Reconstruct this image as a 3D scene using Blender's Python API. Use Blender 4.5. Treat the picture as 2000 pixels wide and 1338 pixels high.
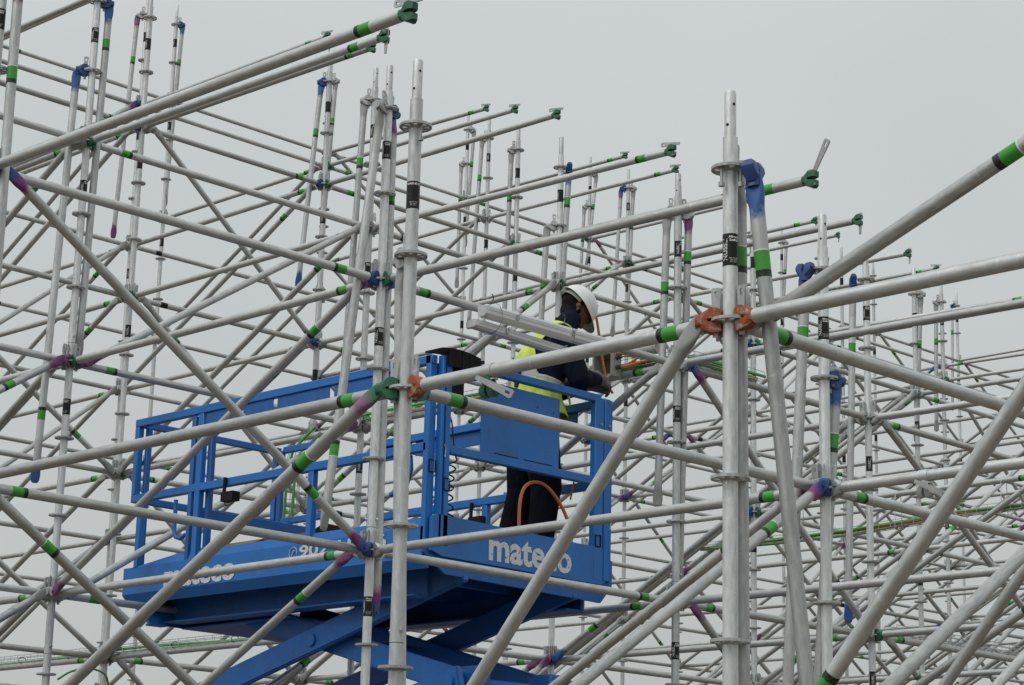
import bpy, bmesh, math, random
from mathutils import Vector, Matrix
random.seed(7)
scene = bpy.context.scene
for o in list(bpy.data.objects): bpy.data.objects.remove(o)
COL = scene.collection
R3 = math.radians

# ------------------------------------------------------------------ camera
# x runs across the stand towards its front, y along the rows, z up (metres)
CAM = Vector((4.1758, -5.1302, 1.5951))
CR = Vector((0.7105635, 0.7032068, 0.0244891))
CU = Vector((0.1559677, -0.1913465, 0.9690514))
CF = Vector((-0.6861294, 0.6847530, 0.2456414))
cam_d = bpy.data.cameras.new('camera'); cam = bpy.data.objects.new('camera', cam_d); COL.objects.link(cam)
m = Matrix.Identity(4)
for i in range(3):
    m[i][0] = CR[i]; m[i][1] = CU[i]; m[i][2] = -CF[i]; m[i][3] = CAM[i]
cam.matrix_world = m
cam_d.sensor_width = 36.0; cam_d.lens = 76.483; cam_d.clip_start = 0.1; cam_d.clip_end = 5000
scene.camera = cam

# ------------------------------------------------------------------ overcast sky and veiled sun
SUN_EL, SUN_AZ = R3(50), None
to_sun = (-CR * 0.62 - CF * 0.55); to_sun.z = 0; to_sun.normalize()
to_sun = Vector((to_sun.x * math.cos(SUN_EL), to_sun.y * math.cos(SUN_EL), math.sin(SUN_EL)))
world = bpy.data.worlds.new('World'); scene.world = world; world.use_nodes = True
nt = world.node_tree; nt.nodes.clear()
out = nt.nodes.new('ShaderNodeOutputWorld'); bg = nt.nodes.new('ShaderNodeBackground')
sky = nt.nodes.new('ShaderNodeTexSky'); sky.sky_type = 'NISHITA'; sky.sun_disc = False
sky.sun_elevation = SUN_EL; sky.sun_rotation = math.atan2(to_sun.x, to_sun.y); sky.dust_density = 6; sky.air_density = 1.0
hs = nt.nodes.new('ShaderNodeHueSaturation'); hs.inputs['Saturation'].default_value = 0.12
nt.links.new(sky.outputs[0], hs.inputs['Color'])
sc = nt.nodes.new('ShaderNodeMix'); sc.data_type = 'RGBA'; sc.blend_type = 'MULTIPLY'; sc.inputs[0].default_value = 1
sc.inputs[7].default_value = (0.10, 0.10, 0.10, 1); nt.links.new(hs.outputs[0], sc.inputs[6])
# cloud layer: grey, brighter overhead as overcast skies are, with faint soft billows
tc = nt.nodes.new('ShaderNodeTexCoord'); sep = nt.nodes.new('ShaderNodeSeparateXYZ'); nt.links.new(tc.outputs['Generated'], sep.inputs[0])
rmp = nt.nodes.new('ShaderNodeValToRGB'); nt.links.new(sep.outputs[2], rmp.inputs[0])
cr = rmp.color_ramp
cr.elements[0].position = 0.0; cr.elements[0].color = (0.470, 0.490, 0.485, 1)
cr.elements[1].position = 1.0; cr.elements[1].color = (0.86, 0.89, 0.89, 1)
e_ = cr.elements.new(0.12); e_.color = (0.528, 0.556, 0.552, 1)
e_ = cr.elements.new(0.40); e_.color = (0.640, 0.682, 0.684, 1)
nz = nt.nodes.new('ShaderNodeTexNoise'); nz.inputs['Scale'].default_value = 2.2; nz.inputs['Detail'].default_value = 3; nz.inputs['Roughness'].default_value = 0.45
nt.links.new(tc.outputs['Generated'], nz.inputs['Vector'])
mr = nt.nodes.new('ShaderNodeMapRange'); mr.inputs[1].default_value = 0.3; mr.inputs[2].default_value = 0.7; mr.inputs[3].default_value = 0.90; mr.inputs[4].default_value = 1.06
nt.links.new(nz.outputs[0], mr.inputs[0])
mm = nt.nodes.new('ShaderNodeMix'); mm.data_type = 'RGBA'; mm.blend_type = 'MULTIPLY'; mm.inputs[0].default_value = 1
nt.links.new(rmp.outputs[0], mm.inputs[6]); nt.links.new(mr.outputs[0], mm.inputs[7])
mx = nt.nodes.new('ShaderNodeMix'); mx.data_type = 'RGBA'; mx.inputs[0].default_value = 0.94
nt.links.new(sc.outputs[2], mx.inputs[6]); nt.links.new(mm.outputs[2], mx.inputs[7])
nt.links.new(mx.outputs[2], bg.inputs[0]); bg.inputs[1].default_value = 1.0
nt.links.new(bg.outputs[0], out.inputs[0])
sd = bpy.data.lights.new('sun', 'SUN'); sd.energy = 1.05; sd.angle = R3(35); sd.color = (1.0, 0.985, 0.96)
so = bpy.data.objects.new('sun', sd); COL.objects.link(so); so.rotation_euler = to_sun.to_track_quat('Z', 'Y').to_euler()
so.location = (0, 0, 30)
vs = scene.view_settings; vs.view_transform = 'Standard'; vs.look = 'None'; vs.exposure = 0.0; vs.gamma = 1.0; vs.use_curve_mapping = False

# ------------------------------------------------------------------ materials
MATS = {}
def lin(r, g, b):
    f = lambda c: (c / 255 / 12.92) if c <= 10 else ((c / 255 + 0.055) / 1.055) ** 2.4
    return (f(r), f(g), f(b), 1)
def base_mat(name):
    mt = bpy.data.materials.new(name); mt.use_nodes = True; MATS[name] = mt
    return mt, mt.node_tree, mt.node_tree.nodes['Principled BSDF']
def N(t, typ, **kw):
    n = t.nodes.new(typ)
    for k, v in kw.items():
        if isinstance(k, str) and k.startswith('i_'): n.inputs[int(k[2:])].default_value = v
        else: setattr(n, k, v)
    return n
def mixc(t, fac, a, b, blend='MIX'):
    n = t.nodes.new('ShaderNodeMix'); n.data_type = 'RGBA'; n.blend_type = blend
    for s, v in ((0, fac), (6, a), (7, b)):
        if hasattr(v, 'links'): t.links.new(v, n.inputs[s])
        else: n.inputs[s].default_value = v
    return n.outputs[2]
def ramp(t, src, p0, p1, c0=(0, 0, 0, 1), c1=(1, 1, 1, 1)):
    n = t.nodes.new('ShaderNodeValToRGB'); n.color_ramp.elements[0].position = p0; n.color_ramp.elements[1].position = p1
    n.color_ramp.elements[0].color = c0; n.color_ramp.elements[1].color = c1
    t.links.new(src, n.inputs[0]); return n.outputs[0]
def world_noise(t, scale, detail=4, stretch=None, rough=0.6):
    tc = t.nodes.new('ShaderNodeTexCoord'); mp = t.nodes.new('ShaderNodeMapping'); oi = t.nodes.new('ShaderNodeObjectInfo')
    t.links.new(tc.outputs['Object'], mp.inputs[0])
    if stretch: mp.inputs['Scale'].default_value = stretch
    cmb = t.nodes.new('ShaderNodeMath'); cmb.operation = 'MULTIPLY'; cmb.inputs[1].default_value = 37.0
    t.links.new(oi.outputs['Random'], cmb.inputs[0]); t.links.new(cmb.outputs[0], mp.inputs['Location'])
    nz = t.nodes.new('ShaderNodeTexNoise'); nz.inputs['Scale'].default_value = scale; nz.inputs['Detail'].default_value = detail; nz.inputs['Roughness'].default_value = rough
    t.links.new(mp.outputs[0], nz.inputs['Vector']); return nz.outputs[0], oi
def galv(name, c_lo, c_hi, dirt=0.35, metallic=0.55, r_lo=0.42, r_hi=0.62, streak=(1, 1, 0.25)):
    mt, t, b = base_mat(name)
    n1, oi = world_noise(t, 70, 3, streak)
    n2, _ = world_noise(t, 9, 5, streak)
    n3, _ = world_noise(t, 3.0, 5, (1, 1, 0.5), 0.7)
    c = mixc(t, ramp(t, n1, 0.35, 0.65), c_lo, c_hi)
    c = mixc(t, ramp(t, n2, 0.45, 0.75, (0, 0, 0, 1), (0.55, 0.55, 0.55, 1)), c, (0.74, 0.76, 0.76, 1))
    d = ramp(t, n3, 0.55, 0.78, (0, 0, 0, 1), (dirt, dirt, dirt, 1))
    c = mixc(t, d, c, (0.31, 0.285, 0.245, 1))
    n4, _ = world_noise(t, 38, 6, (streak[0] * 1.6, streak[1], streak[2] * 1.6), 0.75)
    c = mixc(t, ramp(t, n4, 0.665, 0.72, (0, 0, 0, 1), (0.75, 0.75, 0.75, 1)), c, (0.13, 0.13, 0.125, 1))
    n5, _ = world_noise(t, 16, 6, (1 / max(streak[0], 0.2) * 0.6, 1, 1 / max(streak[2], 0.2) * 0.6), 0.7)
    c = mixc(t, ramp(t, n5, 0.60, 0.70, (0, 0, 0, 1), (0.6, 0.6, 0.6, 1)), c, (0.80, 0.82, 0.82, 1))
    v = N(t, 'ShaderNodeMapRange', i_3=0.80, i_4=1.08); t.links.new(oi.outputs['Random'], v.inputs[0])
    c = mixc(t, 1.0, c, v.outputs[0], 'MULTIPLY')
    t.links.new(c, b.inputs['Base Color']); b.inputs['Metallic'].default_value = metallic
    r = N(t, 'ShaderNodeMapRange', i_3=r_lo, i_4=r_hi); t.links.new(n2, r.inputs[0]); t.links.new(r.outputs[0], b.inputs['Roughness'])
    bp = t.nodes.new('ShaderNodeBump'); bp.inputs['Strength'].default_value = 0.10; bp.inputs['Distance'].default_value = 0.002
    t.links.new(n1, bp.inputs['Height']); t.links.new(bp.outputs[0], b.inputs['Normal'])
    return mt
galv('galvanised upright', (0.56, 0.59, 0.585, 1), (0.77, 0.80, 0.795, 1), 0.30, 0.52)
galv('galvanised ledger', (0.46, 0.475, 0.468, 1), (0.60, 0.614, 0.606, 1), 0.42, 0.6, streak=(0.22, 1, 1))
galv('galvanised brace', (0.43, 0.448, 0.443, 1), (0.59, 0.607, 0.602, 1), 0.40, 0.6, streak=(0.22, 1, 1))
galv('galvanised casting', (0.36, 0.38, 0.38, 1), (0.50, 0.52, 0.52, 1), 0.30, 0.5)
def paint(name, rgb, rough=0.5, wear=0.25, wearcol=(0.42, 0.43, 0.42, 1), scale=30, lo=0.62, hi=0.70, var=0.12, spec=0.5, grime=0.0, folds=0.0):
    mt, t, b = base_mat(name)
    n, oi = world_noise(t, scale, 5); n2, _ = world_noise(t, 5, 3)
    c0 = lin(*rgb); dk = tuple(x * (1 - var * 1.6) for x in c0[:3]) + (1,); lt = tuple(min(1, x * (1 + var)) for x in c0[:3]) + (1,)
    c = mixc(t, n2, dk, lt)
    if wear: c = mixc(t, ramp(t, n, lo, hi, (0, 0, 0, 1), (wear, wear, wear, 1)), c, wearcol)
    if grime:
        g1, _ = world_noise(t, 2.6, 7, (1, 1, 0.45), 0.72); g2, _ = world_noise(t, 26, 6, (0.12, 1, 1), 0.7)
        c = mixc(t, ramp(t, g1, 0.50, 0.74, (0, 0, 0, 1), (grime, grime, grime, 1)), c, (0.045, 0.055, 0.07, 1))
        c = mixc(t, ramp(t, g2, 0.66, 0.72, (0, 0, 0, 1), (0.55, 0.55, 0.55, 1)), c, tuple(min(1, x * 1.5 + 0.09) for x in c0[:3]) + (1,))
        rr = N(t, 'ShaderNodeMapRange', i_3=rough - 0.12, i_4=rough + 0.22); t.links.new(g1, rr.inputs[0]); t.links.new(rr.outputs[0], b.inputs['Roughness'])
    t.links.new(c, b.inputs['Base Color']); b.inputs['Specular IOR Level'].default_value = spec
    if not grime: b.inputs['Roughness'].default_value = rough
    if folds:
        w1, _ = world_noise(t, 9, 3, (1, 1, 0.55), 0.5); bp = t.nodes.new('ShaderNodeBump'); bp.inputs['Strength'].default_value = folds; bp.inputs['Distance'].default_value = 0.05
        t.links.new(w1, bp.inputs['Height']); t.links.new(bp.outputs[0], b.inputs['Normal'])
    return mt
paint('green head paint', (38, 98, 72), 0.45, 0.7)
paint('orange head paint', (158, 80, 40), 0.6, 0.85, (0.38, 0.36, 0.33, 1), 34, 0.54, 0.64)
paint('blue head paint', (38, 74, 130), 0.5, 0.6)
paint('purple head paint', (116, 60, 108), 0.55, 0.7, (0.36, 0.36, 0.37, 1), 34, 0.52, 0.64)
paint('teal head paint', (70, 110, 118), 0.5, 0.7)
paint('green band', (62, 160, 52), 0.40, 0.25, (0.08, 0.22, 0.06, 1), 60, 0.55, 0.62)
paint('black print', (20, 26, 22), 0.45, 0.35, (0.05, 0.16, 0.06, 1), 160, 0.52, 0.56)
paint('black sticker', (24, 27, 27), 0.45, 0.25, (0.20, 0.21, 0.21, 1), 90, 0.60, 0.66, spec=0.3)
paint('white print', (225, 228, 226), 0.5, 0.0)
paint('dark hole', (14, 15, 15), 0.8, 0)
paint('lift blue', (30, 115, 197), 0.40, 0.30, (0.10, 0.16, 0.25, 1), 17, 0.60, 0.70, 0.10, 0.5, 0.38)
paint('lift blue worn', (27, 103, 182), 0.45, 0.45, (0.12, 0.15, 0.20, 1), 22, 0.58, 0.68, 0.12, 0.5, 0.60)
paint('worn lettering', (216, 219, 220), 0.5, 0.9, lin(40, 100, 172), 38, 0.60, 0.63, 0.04)
paint('black rubber', (20, 20, 21), 0.6, 0.15, (0.05, 0.05, 0.05, 1), spec=0.25)
paint('steel dark', (70, 72, 72), 0.5, 0.2)
paint('orange cable', (206, 118, 62), 0.45, 0.15, (0.35, 0.2, 0.12, 1), 20)
paint('green cable', (78, 168, 62), 0.45, 0.1)
paint('black cable', (18, 18, 19), 0.5, 0)
paint('cardboard', (150, 118, 86), 0.85, 0.2, (0.20, 0.14, 0.09, 1), 12)
paint('lamp housing', (214, 216, 219), 0.45, 0.2, (0.45, 0.45, 0.44, 1), 20)
paint('lamp cover', (228, 230, 233), 0.25, 0.15, (0.5, 0.5, 0.5, 1), 20)
paint('box grey', (176, 178, 172), 0.5, 0.2)
paint('helmet white', (232, 234, 232), 0.32, 0.3, (0.55, 0.54, 0.50, 1), 16, 0.62, 0.7)
paint('helmet inside', (150, 150, 142), 0.6, 0)
paint('skin', (120, 78, 58), 0.55, 0)
paint('hair', (24, 19, 17), 0.8, 0, spec=0.15)
paint('navy cloth', (24, 30, 46), 0.9, 0.15, (0.02, 0.025, 0.04, 1), 12, spec=0.12, folds=0.9)
paint('trouser cloth', (14, 17, 27), 0.92, 0.1, (0.012, 0.015, 0.025, 1), 12, spec=0.10, folds=0.9)
paint('hi-vis yellow', (208, 226, 84), 0.75, 0.3, (0.42, 0.52, 0.08, 1), 10, folds=0.8)
paint('reflective band', (178, 180, 176), 0.35, 0.2)
paint('glove cloth', (118, 113, 118), 0.9, 0.3, (0.22, 0.20, 0.20, 1), 18)
paint('boot leather', (28, 26, 25), 0.7, 0.2)
def overspray(name, rgb, rgb2=None):
    mt, t, b = base_mat(name)
    n, oi = world_noise(t, 24, 5)
    tcx = t.nodes.new('ShaderNodeTexCoord'); sp = t.nodes.new('ShaderNodeSeparateXYZ'); t.links.new(tcx.outputs['Object'], sp.inputs[0])
    # sprayed from the end of the tube (local x = 0) and thinning along 0.16 m
    a = N(t, 'ShaderNodeMapRange', i_1=0.05, i_2=0.16, i_3=1.0, i_4=0.0); t.links.new(sp.outputs[0], a.inputs[0])
    ad = t.nodes.new('ShaderNodeMath'); ad.operation = 'ADD'; t.links.new(a.outputs[0], ad.inputs[0]); t.links.new(n, ad.inputs[1])
    f = ramp(t, ad.outputs[0], 0.62, 1.0)
    c1 = lin(*rgb)
    if rgb2:
        s = N(t, 'ShaderNodeMapRange', i_1=0.03, i_2=0.09); t.links.new(sp.outputs[0], s.inputs[0])
        c1 = mixc(t, s.outputs[0], lin(*rgb2), c1)
    g, _ = world_noise(t, 60, 3)
    c = mixc(t, f, mixc(t, g, (0.42, 0.43, 0.425, 1), (0.53, 0.54, 0.53, 1)), c1)
    mtl = N(t, 'ShaderNodeMapRange', i_3=0.5, i_4=0.0); t.links.new(f, mtl.inputs[0]); t.links.new(mtl.outputs[0], b.inputs['Metallic'])
    t.links.new(c, b.inputs['Base Color']); b.inputs['Roughness'].default_value = 0.52
overspray('purple overspray', (116, 64, 104))
overspray('blue overspray', (40, 86, 148))
overspray('blue purple overspray', (132, 48, 112), (34, 74, 140))
overspray('green purple overspray', (150, 96, 136), (46, 110, 78))
overspray('bare overspray', (150, 152, 150))
mt, t, b = base_mat('soil')
n1, _ = world_noise(t, 0.35, 8); n2, _ = world_noise(t, 6, 6)
c = mixc(t, n1, (0.095, 0.071, 0.048, 1), (0.155, 0.122, 0.086, 1)); c = mixc(t, ramp(t, n2, 0.4, 0.7), c, (0.125, 0.10, 0.072, 1))
t.links.new(c, b.inputs['Base Color']); b.inputs['Roughness'].default_value = 0.95
bp = t.nodes.new('ShaderNodeBump'); bp.inputs['Strength'].default_value = 0.6; t.links.new(n2, bp.inputs['Height']); t.links.new(bp.outputs[0], b.inputs['Normal'])
M = MATS

# ------------------------------------------------------------------ mesh helpers
def finish(bm, mats, smooth=True, ang=40):
    me = bpy.data.meshes.new('mesh'); bm.normal_update(); bm.to_mesh(me); bm.free()
    if smooth:
        me.polygons.foreach_set('use_smooth', [True] * len(me.polygons)); me.set_sharp_from_angle(angle=R3(ang))
    for mn in (mats if isinstance(mats, (list, tuple)) else [mats]): me.materials.append(M[mn])
    return me
def frame_for(d):
    d = d.normalized(); a = Vector((0, 0, 1)) if abs(d.z) < 0.9 else Vector((1, 0, 0))
    y = a.cross(d).normalized(); z = d.cross(y); return d, y, z
def add_tube(bm, pts, r, n=12, caps=True, radii=None):
    rings = []; P = [Vector(p) for p in pts]
    yprev = None
    for i, p in enumerate(P):
        d = (P[min(i + 1, len(P) - 1)] - P[max(i - 1, 0)])
        if d.length < 1e-9: d = Vector((0, 0, 1))
        d.normalize()
        if yprev is None: _, y, z = frame_for(d)
        else:
            y = (yprev - d * yprev.dot(d)).normalized(); z = d.cross(y)
        yprev = y; rr = radii[i] if radii else r
        rings.append([bm.verts.new(p + (y * math.cos(2 * math.pi * k / n) + z * math.sin(2 * math.pi * k / n)) * rr) for k in range(n)])
    for a, b in zip(rings, rings[1:]):
        for k in range(n): bm.faces.new((a[k], a[(k + 1) % n], b[(k + 1) % n], b[k]))
    if caps: bm.faces.new(rings[0][::-1]); bm.faces.new(rings[-1])
def add_box(bm, x0, x1, y0, y1, z0, z1, mi=0):
    v = [bm.verts.new((x, y, z)) for x in (x0, x1) for y in (y0, y1) for z in (z0, z1)]
    for f in ((0, 1, 3, 2), (4, 6, 7, 5), (0, 4, 5, 1), (2, 3, 7, 6), (0, 2, 6, 4), (1, 5, 7, 3)):
        fc = bm.faces.new([v[i] for i in f]); fc.material_index = mi
def add_hull(bm, pts):
    vs = [bm.verts.new(p) for p in pts]
    r = bmesh.ops.convex_hull(bm, input=vs)
    junk = [g for g in r['geom_interior'] if isinstance(g, bmesh.types.BMVert)]
    if junk: bmesh.ops.delete(bm, geom=junk, context='VERTS')
def bevel_all(bm, w, seg=1):
    bmesh.ops.bevel(bm, geom=[e for e in bm.edges], offset=w, segments=seg, affect='EDGES', clamp_overlap=True)
def obj(name, me, parent=None, loc=(0, 0, 0), mat=None):
    o = bpy.data.objects.new(name, me); COL.objects.link(o)
    if parent: o.parent = parent
    o.location = loc
    if mat is not None: o.matrix_local = mat
    return o
def thing(name, label, cat, loc=(0, 0, 0), group=None, mat=None):
    o = bpy.data.objects.new(name, None); COL.objects.link(o); o.empty_display_size = 0.1
    if mat is not None: o.matrix_world = mat
    else: o.location = loc
    o['label'] = label; o['category'] = cat
    if group: o['group'] = group
    return o
def tag(o, label, cat, group=None):
    o['label'] = label; o['category'] = cat
    if group: o['group'] = group
    return o
def boxmesh(x0, x1, y0, y1, z0, z1, mats, bev=0.004):
    bm = bmesh.new(); add_box(bm, x0, x1, y0, y1, z0, z1)
    if bev: bevel_all(bm, bev)
    return finish(bm, mats)
def axis_mat(p, d, up=Vector((0, 0, 1))):
    """local x along d, z as near to up as possible"""
    x = d.normalized()
    if abs(x.dot(up)) > 0.999: up = Vector((1, 0, 0))
    y = up.cross(x).normalized(); z = x.cross(y)
    m = Matrix.Identity(4)
    for i in range(3): m[i][0] = x[i]; m[i][1] = y[i]; m[i][2] = z[i]; m[i][3] = p[i]
    return m
def text_mesh(txt, size, mats, bold=0.0, wrap=None, extrude=0.0006, align='CENTER'):
    cu = bpy.data.curves.new('t', 'FONT'); cu.body = txt; cu.size = size; cu.align_x = align; cu.align_y = 'CENTER'
    cu.offset = bold; cu.extrude = extrude; cu.resolution_u = 3
    o = bpy.data.objects.new('t', cu); COL.objects.link(o); bpy.context.view_layer.update()
    me = bpy.data.meshes.new_from_object(o.evaluated_get(bpy.context.evaluated_depsgraph_get()))
    bpy.data.objects.remove(o); bpy.data.curves.remove(cu)
    me.materials.clear(); me.materials.append(M[mats]); return me

# ------------------------------------------------------------------ the setting
bm = bmesh.new()
bmesh.ops.create_grid(bm, x_segments=2, y_segments=2, size=1500)
g = obj('ground', finish(bm, 'soil', False)); g['kind'] = 'structure'

# ------------------------------------------------------------------ scaffold kit
RT = 0.02415                      # tube radius 48.3 mm
Z0 = 3.35                         # height of the lowest fully shown joint level; discs every half metre
UR = {-1: 1.5, 0: 0.0, 1: -1.5, 2: -4.5, 3: -7.5, 4: -10.5, 5: -13.5, 6: -16.5}
VJ = [0, 2.5, 5.0, 7.035, 9.535, 12.035, 14.535, 17.035, 19.07, 21.57, 24.07, 26.57, 29.07, 31.1]
def node(r, j, l): return Vector((UR[r], VJ[j], Z0 + 0.5 * l))
def top_level(r): return 3 * (r - 1) + 2 if r >= 1 else (1 if r == 0 else 2)
def proj(p):
    d = Vector(p) - CAM; w = d.dot(CF)
    if w < 0.5: return None
    return 1000 + 4249 * d.dot(CR) / w, 669 - 4249 * d.dot(CU) / w, w
def in_view(a, b, margin=220):
    best = 0
    for i in range(13):
        q = proj(Vector(a).lerp(Vector(b), i / 12))
        if q and -margin < q[0] < 2000 + margin and -margin < q[1] < 1338 + margin: best = max(best, 1 / q[2])
    return best
ORD = ['first', 'second', 'third', 'fourth', 'fifth', 'sixth', 'seventh', 'eighth', 'ninth', 'tenth', 'eleventh', 'twelfth', 'thirteenth', 'fourteenth', 'fifteenth']
ROWN = {-1: 'outermost front', 0: 'foremost', 1: 'second', 2: 'third', 3: 'fourth', 4: 'fifth', 5: 'sixth', 6: 'rearmost'}

def cyl_mesh(r, length, n, mats, axis='z', r2=None):
    bm = bmesh.new()
    e = Vector((0, 0, length)) if axis == 'z' else Vector((length, 0, 0))
    add_tube(bm, [(0, 0, 0), e], r, n, True, [r, r2 if r2 else r]); return finish(bm, mats)
def rosette_mesh():
    bm = bmesh.new(); n = 24; h = 0.0048
    prof = [(0.0238, 0.011), (0.033, h), (0.033, -h), (0.0238, -0.011)]
    def ringset(prof, closed):
        rings = [[bm.verts.new((r * math.cos(2 * math.pi * k / n), r * math.sin(2 * math.pi * k / n), z)) for k in range(n)] for r, z in prof]
        pr = list(zip(rings, rings[1:])) + ([(rings[-1], rings[0])] if closed else [])
        for a, b in pr:
            for k in range(n): bm.faces.new((a[k], b[k], b[(k + 1) % n], a[(k + 1) % n]))
    ringset(prof, True)
    ringset([(0.052, h), (0.0615, h), (0.0615, -h), (0.052, -h)], True)
    for k in range(8):
        a = 2 * math.pi * (k + 0.5) / 8; c, s = math.cos(a), math.sin(a); w = 0.0085 if k % 2 else 0.0072
        pts = []
        for rr in (0.032, 0.053):
            for t_ in (-w, w):
                for z in (-h + 0.0004, h - 0.0004): pts.append((rr * c - t_ * s, rr * s + t_ * c, z))
        add_hull(bm, pts)
    bmesh.ops.recalc_face_normals(bm, faces=bm.faces)
    return finish(bm, 'galvanised casting', True, 30)
def head_mesh(mat):
    """wedge head: node axis at x = 0, tube joins at x = 0.105"""
    bm = bmesh.new()
    for s in (1, -1):
        add_hull(bm, [(x, y, s * z) for x, y, z in (
            (0.028, -0.015, 0.008), (0.028, 0.015, 0.008), (0.026, -0.013, 0.034), (0.026, 0.013, 0.034),
            (0.048, -0.024, 0.0075), (0.048, 0.024, 0.0075), (0.045, -0.022, 0.041), (0.045, 0.022, 0.041), (0.062, -0.024, 0.038), (0.062, 0.024, 0.038),
            (0.092, -0.022, 0.001), (0.092, 0.022, 0.001), (0.094, -0.012, 0.023), (0.094, 0.012, 0.023))])
    add_hull(bm, [(0.070, y * 0.021, z * 0.012) for y in (-1, 1) for z in (-1, 1)] +
             [(0.109, RT * 0.985 * math.cos(a), RT * 0.985 * math.sin(a)) for a in [2 * math.pi * k / 10 for k in range(10)]])
    bmesh.ops.recalc_face_normals(bm, faces=bm.faces)
    return finish(bm, mat, True, 28)
def wedge_mesh():
    """flat wedge with an eye, standing through the head: local z up, plate in the x-z plane"""
    bm = bmesh.new(); t_ = 0.003
    out_ = [(-0.006, -0.062), (0.010, -0.062), (0.016, 0.090), (0.010, 0.098), (-0.010, 0.098), (-0.016, 0.090)]
    hole = [(0.0, 0.070), (0.006, 0.074), (0.006, 0.082), (0.0, 0.086), (-0.006, 0.082), (-0.006, 0.074)]
    def prism(poly):
        a = [bm.verts.new((x, -t_, z)) for x, z in poly]; b = [bm.verts.new((x, t_, z)) for x, z in poly]
        for i in range(len(poly)): bm.faces.new((a[i], a[(i + 1) % len(poly)], b[(i + 1) % len(poly)], b[i]))
        bm.faces.new(a[::-1]); bm.faces.new(b)
    prism([(-0.006, -0.062), (0.010, -0.062), (0.0145, 0.066), (-0.0145, 0.066)])
    prism([(-0.0145, 0.066), (-0.005, 0.066), (-0.005, 0.098), (-0.010, 0.098), (-0.016, 0.090)])
    prism([(0.005, 0.066), (0.0145, 0.066), (0.016, 0.090), (0.010, 0.098), (0.005, 0.098)])
    prism([(-0.005, 0.086), (0.005, 0.086), (0.005, 0.098), (-0.005, 0.098)])
    bmesh.ops.recalc_face_normals(bm, faces=bm.faces)
    return finish(bm, 'galvanised casting', False)
def flat_end_mesh(mat):
    """pressed end of a brace: eye at x = 0, round tube from x = 0.10 on; sprayed length to x = 0.26"""
    bm = bmesh.new(); n = 16; rings = []
    for x, wy, wz in ((-0.018, 0.006, 0.012), (-0.012, 0.0065, 0.022), (0.0, 0.007, 0.027), (0.035, 0.008, 0.031), (0.07, 0.016, 0.0285), (0.105, RT + 0.0003, RT + 0.0003), (0.26, RT + 0.0003, RT + 0.0003)):
        ring = []
        for k in range(n):
            a = 2 * math.pi * k / n; ca, sa = math.cos(a), math.sin(a)
            p = 0.55 if x < 0.09 else 1.0
            ring.append(bm.verts.new((x, wy * math.copysign(abs(ca) ** p, ca), wz * math.copysign(abs(sa) ** p, sa))))
        rings.append(ring)
    for a, b in zip(rings, rings[1:]):
        for k in range(n): bm.faces.new((a[k], a[(k + 1) % n], b[(k + 1) % n], b[k]))
    bm.faces.new(rings[0][::-1]); bm.faces.new(rings[-1])
    add_tube(bm, [(0.004, -0.013, 0), (0.004, 0.013, 0)], 0.011, 8)
    bmesh.ops.recalc_face_normals(bm, faces=bm.faces)
    return finish(bm, mat, True, 35)
def band_mesh(L, mat, lift=0.0007):
    bm = bmesh.new(); add_tube(bm, [(0, 0, 0), (L, 0, 0)], RT + lift, 16, True); return finish(bm, mat)
def patch_mesh():
    """sticker wrapped round an upright: arc of 250 degrees, 0.105 m tall"""
    bm = bmesh.new(); n = 14; a0, a1 = R3(-125), R3(125); r = RT + 0.0006; rows = []
    for z in (0, 0.105):
        rows.append([bm.verts.new((r * math.cos(a0 + (a1 - a0) * k / n), r * math.sin(a0 + (a1 - a0) * k / n), z)) for k in range(n + 1)])
    for k in range(n): bm.faces.new((rows[0][k], rows[0][k + 1], rows[1][k + 1], rows[1][k]))
    return finish(bm, 'black sticker')
def wrap_text(txt, size, z, ang, vertical, mat='white print', bold=0.0004):
    me = text_mesh(txt, size, mat, bold, extrude=0.0)
    r = RT + 0.0011
    for v in me.vertices:
        x, y = v.co.x, v.co.y
        if vertical: x, y = -y, x
        a = ang + x / r
        v.co = (r * math.cos(a), r * math.sin(a), z + y)
    return me
ME = {}
ME['ros'] = rosette_mesh(); ME['wedge'] = wedge_mesh()
for k in ('green', 'orange', 'blue', 'purple', 'teal'): ME['head_' + k] = head_mesh(k + ' head paint')
ME['head_bare'] = head_mesh('galvanised casting')
for k in ('purple', 'blue', 'blue purple', 'green purple', 'bare'): ME['end_' + k] = flat_end_mesh(k + ' overspray')
ME['band'] = band_mesh(0.062, 'green band'); ME['print'] = band_mesh(0.022, 'black print', 0.0008); ME['blackband'] = band_mesh(0.07, 'black sticker')
ME['rim'] = band_mesh(0.005, 'white print', 0.0009)
ME['patch'] = patch_mesh()
ME['t_name'] = wrap_text('NUSSLI', 0.0235, 0.0525, R3(-62), True)
ME['t_head'] = wrap_text('Allround\nScaffold', 0.0105, 0.088, R3(8), False)
ME['t_lines'] = wrap_text('max. kN  250\nEN 12810\nEN 12811', 0.006, 0.018, R3(4), False, bold=0.0)
ME['t_warn'] = wrap_text('WARNING', 0.0115, 0.094, R3(0), False)
ME['spigot'] = None
bm = bmesh.new()
add_tube(bm, [(0, 0, 0), (0, 0, 0.155), (0, 0, 0.162)], 0.019, 16, True, [0.019, 0.019, 0.0165]); ME['spigot'] = finish(bm, 'galvanised upright')
bm = bmesh.new()
add_tube(bm, [(0, 0, 0), (0, 0, 0.004)], 0.0052, 8); ME['hole'] = finish(bm, 'dark hole')
bm = bmesh.new()
add_tube(bm, [(-0.034, 0, 0), (0.034, 0, 0)], 0.0055, 8); add_tube(bm, [(0.026, 0, 0), (0.035, 0, 0)], 0.0095, 6); add_tube(bm, [(-0.035, 0, 0), (-0.027, 0, 0)], 0.009, 6)
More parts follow.
